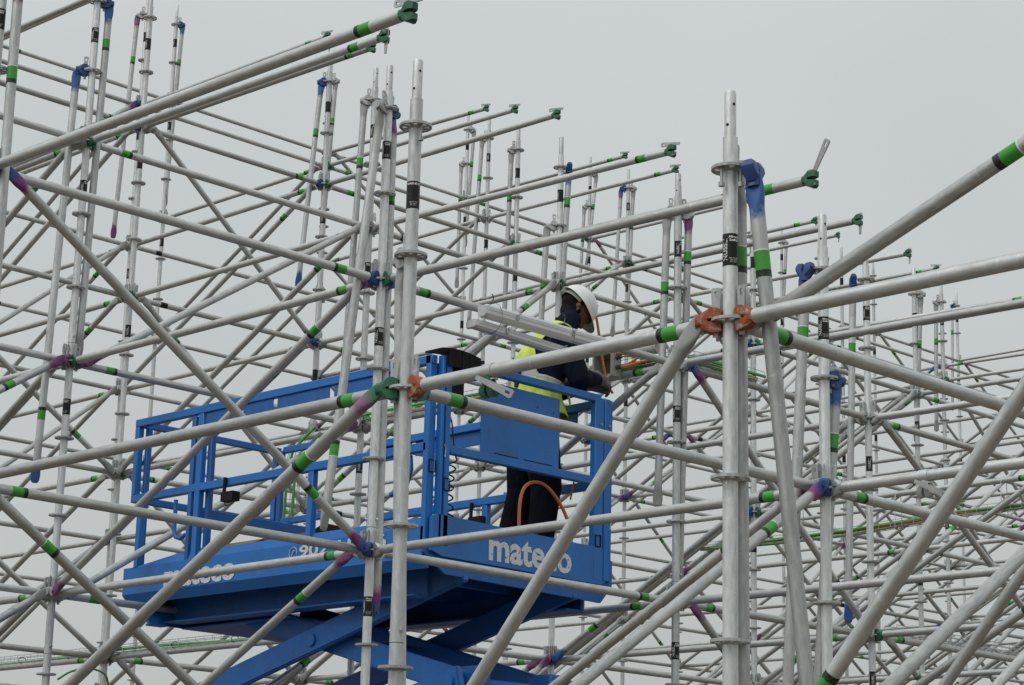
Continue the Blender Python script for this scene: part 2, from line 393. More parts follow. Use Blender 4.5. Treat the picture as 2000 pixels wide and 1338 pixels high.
ME['bolt'] = finish(bm, 'galvanised casting', True, 30)
bm = bmesh.new()
add_tube(bm, [(0, 0, 0.008), (0, 0, -0.062)], 0.005, 8); add_tube(bm, [(0, 0, 0.004), (0, 0, 0.012)], 0.010, 6); add_tube(bm, [(0, 0, -0.064), (0, 0, -0.050)], 0.010, 8)
ME['hangbolt'] = finish(bm, 'galvanised casting', True, 30)
ME['seam'] = band_mesh(0.0025, 'steel dark', 0.0006)
_tubes = {}
def tube_me(L, mat, n=16, axis='x'):
    k = (round(L, 3), mat, n, axis)
    if k not in _tubes: _tubes[k] = cyl_mesh(RT, L, n, mat, axis)
    return _tubes[k]

# ------------------------------------------------------------------ uprights
CAM_ANG = math.atan2(-CF.y, -CF.x)      # the side of each tube that faces the viewer's side of the stand
STD_LABEL = {
 (1, 0): 'thick near upright left of centre, in front of the corner of the blue lift',
 (0, 0): 'nearest and thickest upright, right of centre, with orange painted joint',
 (1, 1): 'upright right of the orange-jointed one, with a blue and purple brace joint',
 (2, 1): 'upright just left of the thick near one, passing in front of the lift deck lettering',
 (2, 0): 'upright cut off by the left edge of the picture, blue joint at upper left',
 (3, 1): 'tall upright near the left edge with blue joint and hanging braces',
 (2, 2): 'upright behind the worker, right of his cable tray, rising above the loose tube ends',
 (3, 2): 'upright close behind the one that crosses the lift lettering',
 (4, 2): 'front upright of the tight cluster at upper left',
 (3, 3): 'upright behind the white helmet, with a purple joint',
 (6, 4): 'slim upright at upper left standing free against the sky, right of the cluster'}
for r in (-1, 0, 1, 2, 3, 4, 5, 6):
    for j in range(len(VJ)):
        if r == -1 and j > 1: continue
        tl = top_level(r); zt = Z0 + 0.5 * tl
        zview = in_view((UR[r], VJ[j], 1.2), (UR[r], VJ[j], zt + 0.25))
        if not zview: continue
        lab = STD_LABEL.get((r, j), 'galvanised upright of the %s row, %s one along from the open end' % (ROWN[r], ORD[j]))
        t_ = thing('scaffold_upright', lab, 'scaffold pole', (UR[r], VJ[j], 0), 'galvanised scaffold uprights')
        near = (zview > 1 / 16.5)
        n = 24 if near else 12
        obj('tube', tube_me(zt + 0.105, 'galvanised upright', n, 'z'), t_, (0, 0, 0))
        sp = obj('spigot', ME['spigot'], t_, (0, 0, zt + 0.100))
        tw = random.uniform(-0.9, 0.9)
        for hz, ha in ((0.045, -0.6), (0.115, 0.55)):
            if near:
                a = CAM_ANG + ha
                mt_ = axis_mat(Vector((0.0158 * math.cos(a), 0.0158 * math.sin(a), hz)), Vector((0, 0, 1)), Vector((math.cos(a), math.sin(a), 0)))
                # disc axis radial
                q = Vector((math.cos(a), math.sin(a), 0)); yy = Vector((0, 0, 1)); xx = yy.cross(q)
                mm_ = Matrix((( xx.x, yy.x, q.x, 0.0158 * q.x), (xx.y, yy.y, q.y, 0.0158 * q.y), (xx.z, yy.z, q.z, hz), (0, 0, 0, 1)))
                obj('pin_hole', ME['hole'], sp, mat=mm_)
        l = tl
        while Z0 + 0.5 * l > 0.4:
            z = Z0 + 0.5 * l
            if in_view((UR[r], VJ[j], z), (UR[r], VJ[j], z + 0.01), 160) or z < 0.9:
                obj('rosette', ME['ros'], t_, (0, 0, z)).rotation_euler[2] = R3(22.5) * 0 + (0 if near else 0)
            l -= 1
        bm_key = 'jack'
        if bm_key not in ME:
            bm = bmesh.new(); add_box(bm, -0.075, 0.075, -0.075, 0.075, 0.0, 0.008); add_tube(bm, [(0, 0, 0.012), (0, 0, 0.04)], 0.034, 12); ME['jack'] = finish(bm, 'galvanised casting')
        obj('base_plate', ME['jack'], t_, (0, 0, 0))
        # maker's stickers half way between discs
        levels = [tl - 0.5, tl - 2.65, tl - 5.6] if r >= 2 else ([tl - 0.55] if r >= 0 else [])
        for q, lv in enumerate(levels):
            z = Z0 + 0.5 * lv - 0.05
            if not in_view((UR[r], VJ[j], z), (UR[r], VJ[j], z + 0.01), 60): continue
            pa = obj('sticker', ME['patch'], t_, (0, 0, z))
            if (r, j) in ((0, 0),): pa.rotation_euler[2] = CAM_ANG + 0.30
            elif (r, j) == (1, 0): pa.rotation_euler[2] = CAM_ANG + 0.05
            elif (r, j) == (1, 1): pa.rotation_euler[2] = CAM_ANG + 0.25
            else: pa.rotation_euler[2] = CAM_ANG + random.choice((0.1, 0.5, 0.9, -0.3, 1.1))
            if zview > 1 / 26:
                if (r, j) == (1, 0): obj('lettering', ME['t_warn'], pa)
                else:
                    obj('lettering', ME['t_name'], pa)
                    if near: obj('lettering', ME['t_head'], pa)
                if near: obj('lettering', ME['t_lines'], pa)
        # spigot joints with locking bolts
        for lv in ([tl - 0.75 - 2.0 * 2, tl - 0.75 - 4.0 * 2] if r >= 2 else [tl - 3.83]):
            z = Z0 + 0.5 * lv
            if near and z > 1.0 and in_view((UR[r], VJ[j], z), (UR[r], VJ[j], z + .01), 60):
                s_ = obj('joint_seam', ME['seam'], t_, mat=axis_mat(Vector((0, 0, z)), Vector((0, 0, 1))))
                b_ = obj('bolt', ME['bolt'], t_, (0, 0, z + 0.045)); b_.rotation_euler[2] = CAM_ANG + random.uniform(0.6, 2.2)
        if (r, j) in ((1, 0), (0, 0), (1, 1)):
            for k_, a in (((0, 0.55),) if (r, j) == (1, 0) else ((0, 0.75), (1, -0.8))):
                aa = CAM_ANG + a
                obj('hanging_bolt', ME['hangbolt'], t_, (0.043 * math.cos(aa), 0.043 * math.sin(aa), zt - 0.004))

# ------------------------------------------------------------------ ledgers
LEDGERS = []
for r in range(0, 7):
    for j in range(len(VJ)):
        lv = 3 * (r - 1) if r >= 1 else 0
        while lv >= -3:
            # along u, towards the front
            a = node(r, j, lv)
            if r >= 1 or (r == 0 and j <= 1):
                b_ = node(r - 1, j, lv)
                LEDGERS.append(('u', r, j, lv, a, b_, lv > top_level(r - 1)))
            if j + 1 < len(VJ):
                LEDGERS.append(('v', r, j, lv, a, node(r, j + 1, lv), False))
            lv -= 3
lst = []
for L in LEDGERS:
    s = in_view(L[4], L[5])
    if s: lst.append((s, L))
lst.sort(key=lambda q: -q[0])
NEAR_LEDGER = {
 ('u', 1, 0, 0): 'thick near tube with orange end, passing in front of the worker',
 ('v', 1, 0, 0): 'thick near tube sloping down right across the lift panel',
 ('u', 2, 0, 0): 'thick tube crossing the lift railing from the lower left edge',
 ('v', 2, 0, 0): 'tube sloping across the lift deck below the cardboard',
 ('u', 2, 0, 3): 'uppermost thick tube at upper left with loose green end against the sky',
 ('u', 2, 1, 0): 'tube crossing just above the lettering on the lift end board',
 ('u', 2, 1, 3): 'tube passing behind the nearest upright, loose green end with raised wedge',
 ('v', 2, 1, 3): 'tube carrying the two strip lamps in front of the worker',
 ('u', 3, 1, 0): 'tube crossing the lettering on the long side of the lift deck',
 ('v', 2, 0, 3): 'tube sloping from the blue joint at upper left edge to centre',
 ('u', 0, 0, 0): 'thick tube from the orange joint out to the right edge',
 ('v', 0, 0, 0): 'thick tube sloping from the orange joint down to the right edge',
 ('u', 1, 1, 0): 'tube from the blue and purple joint out to the right edge',
 ('v', 1, 1, 0): 'tube sloping from the blue and purple joint down to lower right',
 ('u', 3, 2, 3): 'tube carrying the cable tray behind the worker',
 ('v', 1, 0, -3): 'low tube under the lift end',
 ('v', 2, 1, 0): 'tube sloping under the lettering of the lift end board'}
def level_word(r, lv):
    d = (3 * (r - 1) - lv) // 3
    return ('topmost', 'second from top', 'third from top', 'fourth from top', 'fifth from top', 'sixth from top', 'seventh from top')[min(d, 6)]
head_rng = random.Random(3)
def put_head(parent, at_, d, colour, mode='drive'):
    """at_ node position in parent's local frame, d direction of the tube away from it (local)"""
    h = obj('wedge_head', ME['head_' + colour], parent, mat=axis_mat(at_, d))
    if mode == 'drive': w = obj('wedge', ME['wedge'], h, (0.045, 0, head_rng.uniform(0.0, 0.02)))
    elif mode == 'flat':
        w = obj('wedge', ME['wedge'], h, (0.050, 0, 0.048)); w.rotation_euler[1] = R3(84)
    elif mode == 'hang': w = obj('wedge', ME['wedge'], h, (0.040, 0, -0.045))
    elif mode == 'raised':
        w = obj('wedge', ME['wedge'], h, (0.020, 0, 0.075)); w.rotation_euler[1] = R3(-28); w.scale = (1.15, 1, 1.15)
    return h
rest_u = bmesh.new(); n_led = 0; n_rest = 0
for s, (ax, r, j, lv, a, b_, free) in lst:
    if n_led >= 300:
        d = (b_ - a).normalized(); add_tube(rest_u, [a + d * 0.06, b_ - d * 0.06], RT, 8); n_rest += 1; continue
    n_led += 1
    Lg = (b_ - a).length; d = (b_ - a).normalized()
    key = (ax, r, j, lv)
    if key in NEAR_LEDGER: lab = NEAR_LEDGER[key]
    elif ax == 'u':
        lab = ('loose-ended tube jutting forward from the %s row at its %s upright' % (ROWN[r], ORD[j])) if free else ('tube running forward from the %s row at its %s upright, %s' % (ROWN[r], ORD[j], level_word(r, lv)))
    else:
        lab = 'tube along the %s row between its %s and %s uprights, %s' % (ROWN[r], ORD[j], ORD[j + 1], level_word(r, lv))
    t_ = thing('scaffold_ledger', lab, 'scaffold tube', a, 'horizontal scaffold tubes')
    # free tubes droop or wander by a few millimetres at the loose end
    droop = {('u', 2, 0, 3): -0.0103, ('u', 3, 1, 6): -0.016, ('u', 4, 2, 9): -0.019, ('u', 2, 1, 3): -0.019, ('u', 3, 2, 6): -0.024, ('u', 4, 3, 9): -0.010, ('u', 5, 4, 12): -0.018, ('u', 6, 5, 15): -0.036, ('u', 3, 3, 6): -0.017}.get(key, random.uniform(-0.026, -0.010))
    mrot = axis_mat(a, d + (Vector((0, 0, droop)) if free else Vector((0, 0, random.uniform(-0.0015, 0.0015)))))
    t_.matrix_world = mrot
    n = 24 if s > 1 / 13 else (16 if s > 1 / 20 else 12)
    obj('tube', tube_me(Lg - 0.20, 'galvanised ledger', n, 'x'), t_, (0.10, 0, 0))
    rr = head_rng.random()
    if r <= 1 and ax == 'u': c0 = c1 = 'orange'; 
    elif key == ('v', 0, 0, 0): c0, c1 = 'orange', 'bare'
    elif ax == 'u': c0 = 'green' if rr < 0.45 else 'bare'; c1 = 'green' if (free and rr < 0.8) or rr > 0.75 else 'bare'
    else: c0 = 'blue' if rr < 0.18 else ('teal' if rr < 0.3 else 'bare'); c1 = 'blue' if rr > 0.85 else ('green' if rr > 0.72 else 'bare')
    if key == ('u', 2, 0, 0): c1 = 'green'
    if key == ('u', 1, 0, 0): c0 = 'orange'
    if key == ('u', 1, 1, 0): c0, c1 = 'bare', 'bare'
    if key in (('u', 2, 0, 3), ('u', 2, 1, 3), ('u', 3, 1, 6), ('u', 4, 2, 9), ('u', 3, 2, 6)): c1 = 'green'
    put_head(t_, Vector((0, 0, 0)), Vector((1, 0, 0)), c0)
    mode = 'drive'
    if free: mode = 'raised' if key == ('u', 2, 1, 3) else ('hang' if rr < 0.4 and key != ('u', 2, 0, 3) else 'flat')
    put_head(t_, Vector((Lg, 0, 0)), Vector((-1, 0, 0)), c1, mode)
    # green marking band with black print near one end (some carry a black one instead)
    at_end = (ax == 'u') if rr < 0.9 else (ax != 'u')
    if key in (('v', 2, 0, 3),): at_end = True
    off = 0.235 if r <= 1 else 0.30
    forced = key in NEAR_LEDGER
    if key in (('v', 0, 0, 0), ('v', 1, 0, 0), ('v', 2, 0, 0), ('v', 1, 1, 0)): at_end = False
    if not forced and 0.35 < rr < 0.5: pass
    elif not forced and ax == 'v' and rr > 0.55 and rr < 0.72: obj('black_band', ME['blackband'], t_, (0.30, 0, 0))
    elif at_end:
        obj('green_band', ME['band'], t_, (Lg - off - 0.031, 0, 0)); obj('black_print', ME['print'], t_, (Lg - off - 0.054, 0, 0))
    else:
        obj('green_band', ME['band'], t_, (off - 0.031, 0, 0)); obj('black_print', ME['print'], t_, (off + 0.0315, 0, 0))
if n_rest:
    o = obj('distant_ledgers', finish(rest_u, 'galvanised ledger')); o['kind'] = 'stuff'; tag(o, 'remaining far horizontal tubes deep inside the stand', 'scaffold tubes')
else: rest_u.free()

# ------------------------------------------------------------------ diagonal braces
BR = []
NO_V = {(2, 1), (3, 3), (4, 3), (4, 4), (5, 3), (5, 4), (6, 3), (6, 4), (6, 6), (6, 8), (5, 8)}
for r in range(0, 7):
    for j in range(len(VJ)):
        lv = 3 * (r - 1) if r >= 1 else 0
        while lv > -3 + 0:
            if r + 1 <= 6: BR.append(('u', r, j, lv, node(r, j, lv), node(r + 1, j, lv - 3)))
            if j + 1 < len(VJ) and (r, j) not in NO_V:
                if r % 2 == 0 and r > 0: BR.append(('v', r, j, lv, node(r, j, lv), node(r, j + 1, lv - 3)))
                else: BR.append(('v', r, j, lv, node(r, j + 1, lv), node(r, j, lv - 3)))
            lv -= 3
BR.append(('u', -1, 0, 0, Vector((1.5, 0, Z0)), node(0, 0, -3)))
BR.append(('u', -1, 0, 1, Vector((1.5, 0, Z0 + 0.5)), node(0, 0, 0)))
NEAR_BRACE = {
 ('u', 0, 0, 0): 'thick diagonal tube with bare flattened end left of the orange joint, crossing the lift end',
 ('u', 1, 0, 0): 'thick diagonal with green and pink end, crossing the left lift railing',
 ('v', 2, 0, 3): 'long diagonal from blue and purple joint at left edge to the lift lettering',
 ('v', 2, 0, 0): 'diagonal with green band at the lower left edge',
 ('u', 2, 1, 0): 'thin diagonal below the lift deck with a pink end by the phone number',
 ('v', 1, 0, 0): 'pale diagonal with blue and purple end below right of centre',
 ('u', 1, 1, 0): 'dark diagonal next to the pale one below right of centre',
 ('u', -1, 0, 0): 'thick diagonal crossing the lower right corner region',
 ('u', -1, 0, 1): 'thick tube rising to the right edge with green band against the sky',
 ('v', 0, 0, 0): 'pale thick diagonal leaving the picture at lower right',
 ('u', 0, 1, 0): 'dark diagonal beside the pale one at lower right',
 ('u', 2, 1, 3): 'diagonal with purple end running from centre to lower left behind railing'}
bl = []
for q in BR:
    s = in_view(q[4], q[5], 150)
    if s: bl.append((s, q))
bl.sort(key=lambda q: -q[0])
rest_b = bmesh.new(); nb = 0; nbr = 0
b_rng = random.Random(11)
def brace(t_, Lg, e0, e1, hd0=None, hd1=None, band=None, n=16):
    obj('tube', tube_me(Lg - 0.5, 'galvanised brace', n, 'x'), t_, (0.25, 0, 0))
    obj('flattened_end', ME['end_' + e0], t_, (0, 0, 0))
    x = obj('flattened_end', ME['end_' + e1], t_, (Lg, 0, 0)); x.rotation_euler[2] = math.pi
    if band is not None:
        k = 1 if band < Lg / 2 else -1
        obj('green_band', ME['band'], t_, (band - 0.031, 0, 0)); obj('black_print', ME['print'], t_, (band + (0.0315 if k > 0 else -0.0535), 0, 0))
        obj('pale_rim', ME['rim'], t_, (band - 0.036 if k > 0 else band + 0.031, 0, 0))
for s, (ax, r, j, lv, a, b_) in bl:
    dirh = (b_ - a); dirh.z = 0; dirh.normalize()
    side = Vector((0, -0.052, 0)) if ax == 'u' else Vector((0.052, 0, 0))
    if (ax, r, j, lv) == ('u', -1, 0, 1): side = Vector((0, 0.055, 0))
    p = a + dirh * 0.085 + side; q = b_ - dirh * 0.085 + side
    if nb >= 300:
        add_tube(rest_b, [p, q], RT, 8); nbr += 1; continue
    nb += 1
    key = (ax, r, j, lv)
    if key in NEAR_BRACE: lab = NEAR_BRACE[key]
    elif ax == 'u': lab = 'diagonal leading back from the %s row at its %s upright, %s' % (ROWN[r], ORD[j], level_word(r, lv))
    else: lab = 'diagonal along the %s row between %s and %s uprights, %s' % (ROWN[r], ORD[j], ORD[j + 1], level_word(r, lv))
    t_ = thing('diagonal_brace', lab, 'scaffold brace', group='diagonal scaffold braces', mat=axis_mat(p, q - p))
    Lg = (q - p).length
    e = b_rng.choices(('purple', 'blue', 'blue purple', 'bare', 'green purple'), (1.8, 0.7, 0.6, 9, 0.4), k=2)
    if key == ('u', 0, 0, 0): e = ['bare', 'bare']
    if key == ('u', 1, 0, 0): e = ['green purple', 'bare']
    if key == ('v', 2, 0, 3): e = ['blue purple', 'blue purple']
    if key == ('v', 1, 0, 0): e = ['blue purple', 'bare']
    if key == ('u', 2, 1, 0): e = ['purple', 'bare']
    if key == ('u', 2, 1, 3): e = ['purple', 'purple']
    up = b_rng.random() < 0.5
    if key in (('v', 2, 0, 3), ('u', -1, 0, 0)): up = False
    if key in (('u', 1, 0, 0), ('v', 2, 0, 0), ('v', 1, 0, 0), ('u', -1, 0, 1), ('u', 2, 1, 0), ('u', 1, 1, 0)): up = True
    if key == ('u', 0, 0, 0): up = False
    brace(t_, Lg, e[0], e[1], band=None if (s < 1 / 14 and b_rng.random() < 0.35) else (0.45 if up else Lg - 0.45), n=24 if s > 1 / 13 else 14)
    inv = t_.matrix_world.inverted()
    for end, (nd, pe, hcol) in enumerate(((a, p, e[0]), (b_, q, e[1]))):
        hd = (pe - nd); hd.z = 0
        col = 'blue' if 'blue' in hcol else ('green' if 'green' in hcol else ('purple' if hcol == 'purple' and b_rng.random() < 0.3 else 'bare'))
        if key == ('u', 0, 0, 0) and end == 0: col = 'orange'
        hm = inv @ axis_mat(nd, hd)
        h = obj('wedge_head', ME['head_' + col], t_, mat=hm)
        obj('wedge', ME['wedge'], h, (0.045, 0, 0.01))
if nbr:
    o = obj('distant_braces', finish(rest_b, 'galvanised brace')); o['kind'] = 'stuff'; tag(o, 'remaining far diagonal tubes deep inside the stand', 'scaffold braces')
else: rest_b.free()

# ------------------------------------------------------------------ braces hung loose from one disc
HANG = [
(2,0,5, -4.429,0.043,5.806, -4.432,0.068,3.074), (3,1,8, -7.471,2.577,7.341, -7.492,2.552,4.918), (3,1,7, -7.551,2.413,6.827, -7.591,2.365,4.067),
(5,3,14, -13.572,6.967,10.338, -13.632,6.903,7.944), (6,4,17, -16.445,9.593,11.842, -16.495,9.540,9.529), (4,3,11, -10.552,6.987,8.838, -10.637,6.898,6.885),
(5,4,14, -13.453,9.578,10.361, -13.514,9.521,8.196), (3,2,8, -7.556,4.947,7.341, -7.608,4.892,4.855), (2,1,5, -4.488,2.435,5.821, -4.601,2.253,3.454),
(2,1,5, -4.521,2.558,5.833, -4.516,2.571,3.026), (1,0,1, -1.573,0.019,3.837, -1.527,0.090,1.287), (0,0,1, -0.013,0.059,3.852, -0.010,0.077,1.231),
(0,0,1, 0.079,0.019,3.813, 0.246,0.214,1.211), (1,1,2, -1.547,2.432,4.327, -1.645,2.362,1.878), (1,1,1, -1.485,2.572,3.855, -1.600,2.500,1.892),
(2,2,5, -4.552,4.954,5.834, -4.582,4.918,3.955), (2,2,5, -4.472,5.073,5.846, -4.513,5.045,3.439), (3,3,8, -7.454,7.085,7.340, -7.503,7.032,5.494),
(3,3,7, -7.573,6.965,6.841, -7.608,6.927,5.616), (4,4,11, -10.551,9.491,8.830, -10.569,9.466,7.001), (5,5,14, -13.559,11.980,10.338, -13.625,11.910,8.004),
(6,6,17, -16.441,14.599,11.835, -16.494,14.541,10.172), (6,6,16, -16.557,14.485,11.331, -16.561,14.474,9.588), (5,6,14, -13.569,14.473,10.330, -13.626,14.409,8.411),
(5,6,14, -13.457,14.584,10.334, -13.500,14.535,8.515), (6,7,17, -16.439,17.104,11.828, -16.520,17.015,10.440), (6,7,16, -16.557,16.983,11.336, -16.596,16.939,9.822),
(2,3,5, -4.567,6.973,5.835, -4.611,6.924,3.446), (3,5,8, -7.459,12.082,7.334, -7.506,12.029,5.898), (4,7,11, -10.552,16.990,8.832, -10.571,16.964,7.225),
(6,11,17, -16.555,26.515,11.853, -16.585,26.485,9.972), (6,9,17, -16.444,21.625,11.854, -16.497,21.573,10.439), (4,6,11, -10.445,14.589,8.834, -10.455,14.580,7.291),
(5,7,14, -13.450,17.088,10.343, -13.511,17.024,8.598)]
HANG_LABEL = {8: 'loose brace leaning left from the top disc of the upright before the lift', 9: 'loose brace hanging right behind the upright before the lift lettering',
 10: 'loose brace hanging behind the thick near upright left of centre', 11: 'loose brace hanging straight down close behind the nearest upright',
 12: 'thick loose brace with blue fork, leaning right of the nearest upright', 13: 'loose brace with blue and purple fork left of the upright at right',
 14: 'loose brace with blue end hanging right of the blue and purple joint'}
HCOL = {0: 'purple', 1: 'blue', 2: 'blue', 3: 'purple', 4: 'blue', 5: 'blue', 9: 'blue purple', 12: 'blue', 13: 'blue purple', 14: 'blue', 16: 'purple', 17: 'blue', 23: 'blue purple', 27: 'blue', 30: 'blue'}
for i, h in enumerate(HANG):
    r, j, lv = h[:3]; p = Vector(h[3:6]); q = Vector(h[6:9])
    lab = HANG_LABEL.get(i, 'loose brace hanging from %s disc of %s upright in %s row' % ('top' if lv == top_level(r) else 'second', ORD[j], ROWN[r]))
    if i in (15, 23): lab = lab.replace('loose', 'left-hand loose')
    if i in (16, 24): lab = lab.replace('loose', 'right-hand loose')
    nd = node(r, j, lv); hd = p - nd; hd.z = 0
    t_ = thing('hanging_brace', lab, 'scaffold brace', group='loose hanging braces', mat=axis_mat(p, q - p, hd.normalized()))
    Lg = (q - p).length; c = HCOL.get(i, 'bare')
    c2 = {2: 'blue', 3: 'purple', 5: 'blue', 9: 'blue purple', 27: 'blue'}.get(i, 'bare')
    bpos = 0.28 if i in (1, 11, 12, 13, 14, 16, 17) else (Lg - 0.42 if i in (2, 8) else 0.48)
    brace(t_, Lg, c, c2, band=min(bpos, Lg - 0.3), n=24 if i in (0, 1, 2, 8, 9, 10, 11, 12, 13, 14) else 14)
    inv = t_.matrix_world.inverted()
    if i in (12, 13, 17, 27):
        # head turned up, its fork resting on the rim of the disc
        hh = obj('wedge_head', ME['head_blue'], t_, mat=Matrix.Translation((-0.075, 0, 0)) @ Matrix.Rotation(math.pi / 2 * (1 if i != 13 else 0.6), 4, 'X'))
        continue
    hm = inv @ axis_mat(Vector((nd.x, nd.y, nd.z)), hd)
    hh = obj('wedge_head', ME['head_' + ('blue' if 'blue' in c else 'bare')], t_, mat=hm)
    obj('wedge', ME['wedge'], hh, (0.045, 0, 0.0))
#APPEND
# ------------------------------------------------------------------ scissor lift
lift = thing('scissor_lift', 'blue scissor lift raised among the tubes, carrying the worker', 'scissor lift', (-6.2, 3.95, 0))
LB = Vector((-6.2, 3.95, 0))
def lbox(name, x0, x1, y0, y1, z0, z1, mat='lift blue', bev=0.004, parent=None):
    c = Vector(((x0 + x1) / 2, (y0 + y1) / 2, (z0 + z1) / 2))
    me = boxmesh(x0 - c.x, x1 - c.x, y0 - c.y, y1 - c.y, z0 - c.z, z1 - c.z, mat, bev)
    if parent is None: return obj(name, me, lift, c - LB)
    return obj(name, me, parent, c - LB - parent.location)
YN, YF, XE, XL = 3.18, 4.70, -4.77, -7.72
# deck: side fascia with folded lip, end fascia with chamfered corners, floor
bm = bmesh.new()
for (z0, z1, y0) in ((3.435, 3.61, YN), ):
    add_box(bm, XL, XE - 0.06, y0, y0 + 0.02, z0, z1)
add_hull(bm, [(XL, YN - 0.002, 3.435), (XE - 0.06, YN - 0.002, 3.435), (XL + 0.01, YN + 0.045, 3.375), (XE - 0.06, YN + 0.045, 3.375), (XL, YN + 0.02, 3.445), (XE - 0.06, YN + 0.02, 3.445), (XL + 0.01, YN + 0.055, 3.38), (XE - 0.06, YN + 0.055, 3.38)])
add_hull(bm, [(XL + 0.1, YN + 0.004, 3.61), (XE - 0.07, YN + 0.004, 3.61), (XL + 0.55, YN + 0.02, 3.665), (XE - 0.07, YN + 0.02, 3.665), (XL + 0.1, YN + 0.03, 3.61), (XE - 0.07, YN + 0.03, 3.61), (XL + 0.55, YN + 0.028, 3.665), (XE - 0.07, YN + 0.028, 3.665)])
o = obj('side_board', finish(bm, 'lift blue', True, 25), lift, -LB)
bm = bmesh.new(); add_box(bm, XL + 0.6, XE - 0.06, YF - 0.02, YF, 3.42, 3.66); obj('side_board', finish(bm, 'lift blue worn'), lift, -LB)
bm = bmesh.new()
def plate_poly(bm, pts, x0, x1):
    a = [bm.verts.new((x0, y, z)) for y, z in pts]; b = [bm.verts.new((x1, y, z)) for y, z in pts]; k = len(pts)
    for i in range(k): bm.faces.new((a[i], a[(i + 1) % k], b[(i + 1) % k], b[i]))
    bm.faces.new(a[::-1]); bm.faces.new(b)
plate_poly(bm, [(YN + 0.02, 3.47), (YN + 0.02, 3.66), (YN + 0.05, 3.682), (YF - 0.08, 3.66), (YF - 0.03, 3.655), (YF - 0.03, 3.46), (YF - 0.09, 3.435), (YN + 0.10, 3.445)], XE - 0.03, XE)
bmesh.ops.recalc_face_normals(bm, faces=bm.faces)
eb = obj('end_board', finish(bm, 'lift blue', True, 25), lift, -LB)
bm = bmesh.new()
plate_poly(bm, [(YN - 0.02, 3.46), (YN - 0.02, 3.49), (YF + 0.05, 3.60), (YF + 0.05, 3.44), (YF - 0.05, 3.33), (YN + 0.16, 3.352)], XE - 0.05, XE - 0.032)
bmesh.ops.recalc_face_normals(bm, faces=bm.faces)
obj('end_skirt', finish(bm, 'lift blue worn', True, 25), lift, -LB)
lbox('floor', XL + 0.03, XE - 0.06, YN + 0.025, YF - 0.022, 3.53, 3.56, 'steel dark')
# underframe: channels seen from below
lbox('frame_channel', XL + 0.04, XE - 0.30, YN + 0.27, YN + 0.30, 3.25, 3.44, 'lift blue worn')
lbox('frame_channel', XL + 0.04, XE - 0.30, YN + 0.17, YN + 0.269, 3.25, 3.265, 'lift blue worn')
lbox('frame_channel', XL + 0.30, XE - 0.12, YF - 0.26, YF - 0.13, 3.27, 3.285, 'lift blue worn')
lbox('frame_channel', XL + 0.30, XE - 0.12, YF - 0.13, YF - 0.10, 3.27, 3.42, 'lift blue worn')
bm = bmesh.new()
add_hull(bm, [(XL - 0.0, YN + 0.02, 3.44), (XL - 0.0, YN + 0.02, 3.56), (XL + 0.24, YN + 0.05, 3.235), (XL + 0.27, YN + 0.05, 3.235), (XL + 0.03, YN + 0.02, 3.56), (XL + 0.03, YN + 0.02, 3.44),
              (XL - 0.0, 4.42, 3.44), (XL - 0.0, 4.42, 3.56), (XL + 0.24, 4.42, 3.225), (XL + 0.27, 4.42, 3.225), (XL + 0.03, 4.42, 3.56)])
obj('end_apron', finish(bm, 'lift blue worn', True, 25), lift, -LB)
lbox('belly_plate', XL + 0.25, -6.35, YN + 0.31, 4.44, 3.226, 3.24, 'lift blue worn')
for x in (-6.6, -6.0, -5.4): lbox('cross_member', x, x + 0.05, YN + 0.14, YF - 0.13, 3.40, 3.52, 'lift blue worn')
# guard rails
def rail_set(y, near):
    s = 1 if near else -1
    x_l = XL + 0.02 if near else -7.0
    rails = [('top_rail', x_l, XE - 0.03, 4.560, 4.612), ('mid_rail', x_l, XE - 0.06, 4.048, 4.100)]
    for nm, a, b, z0, z1 in rails: lbox(nm, a, b, y, y + s * 0.045 if near else y + 0.045, z0, z1) if near else lbox(nm, a, b, y - 0.045, y, z0, z1)
    yy = (y + 0.012, y + 0.02) if near else (y - 0.02, y - 0.012)
    for (a, b) in ((-6.94, -6.60), (-6.56, -6.26), (-6.22, -5.72), (-5.68, -5.05)):
        lbox('rail_plate', a, b, yy[0], yy[1], 4.462, 4.560, 'lift blue worn', 0.003)
    for (a, z0, z1, w) in ((-6.98, 3.56, 4.56, 0.055), (-5.85, 3.56, 4.047, 0.05), (-5.29, 3.56, 4.047, 0.05)):
        lbox('post', a - w / 2, a + w / 2, (y + 0.001) if near else y - 0.044, (y + 0.044) if near else y - 0.001, z0, z1)
rail_set(YN, True); rail_set(YF, False)
# extension section at the left end
lbox('post', XL + 0.02, XL + 0.065, YN + 0.0005, YN + 0.0445, 4.101, 4.559)
lbox('post', XL + 0.07, XL + 0.10, YN + 0.05, YN + 0.09, 3.56, 4.56, 'lift blue worn')
lbox('post', XL + 0.10, XL + 0.145, YN + 0.0, YN + 0.045, 3.60, 4.046)
lbox('end_rail', XL + 0.022, XL + 0.062, YN + 0.046, 4.36, 4.562, 4.606)
lbox('end_rail', XL + 0.022, XL + 0.062, YN + 0.046, 4.36, 4.05, 4.095)
lbox('post', XL + 0.02, XL + 0.066, 4.361, 4.405, 3.56, 4.61); lbox('post', XL + 0.08, XL + 0.12, 4.365, 4.40, 3.56, 4.58, 'lift blue worn')
lbox('top_rail', XL + 0.125, -7.03, 4.365, 4.40, 4.56, 4.605); lbox('mid_rail', XL + 0.125, -7.03, 4.365, 4.40, 4.05, 4.095)
lbox('cross_plate', -7.03, -7.012, YN + 0.05, 4.36, 3.84, 3.95, 'lift blue worn')
lbox('post', -7.075, -7.035, YN + 0.002, YN + 0.06, 3.56, 4.55, 'lift blue worn')
lbox('post', -6.95, -6.91, YN + 0.046, YN + 0.085, 3.56, 4.46, 'lift blue worn')
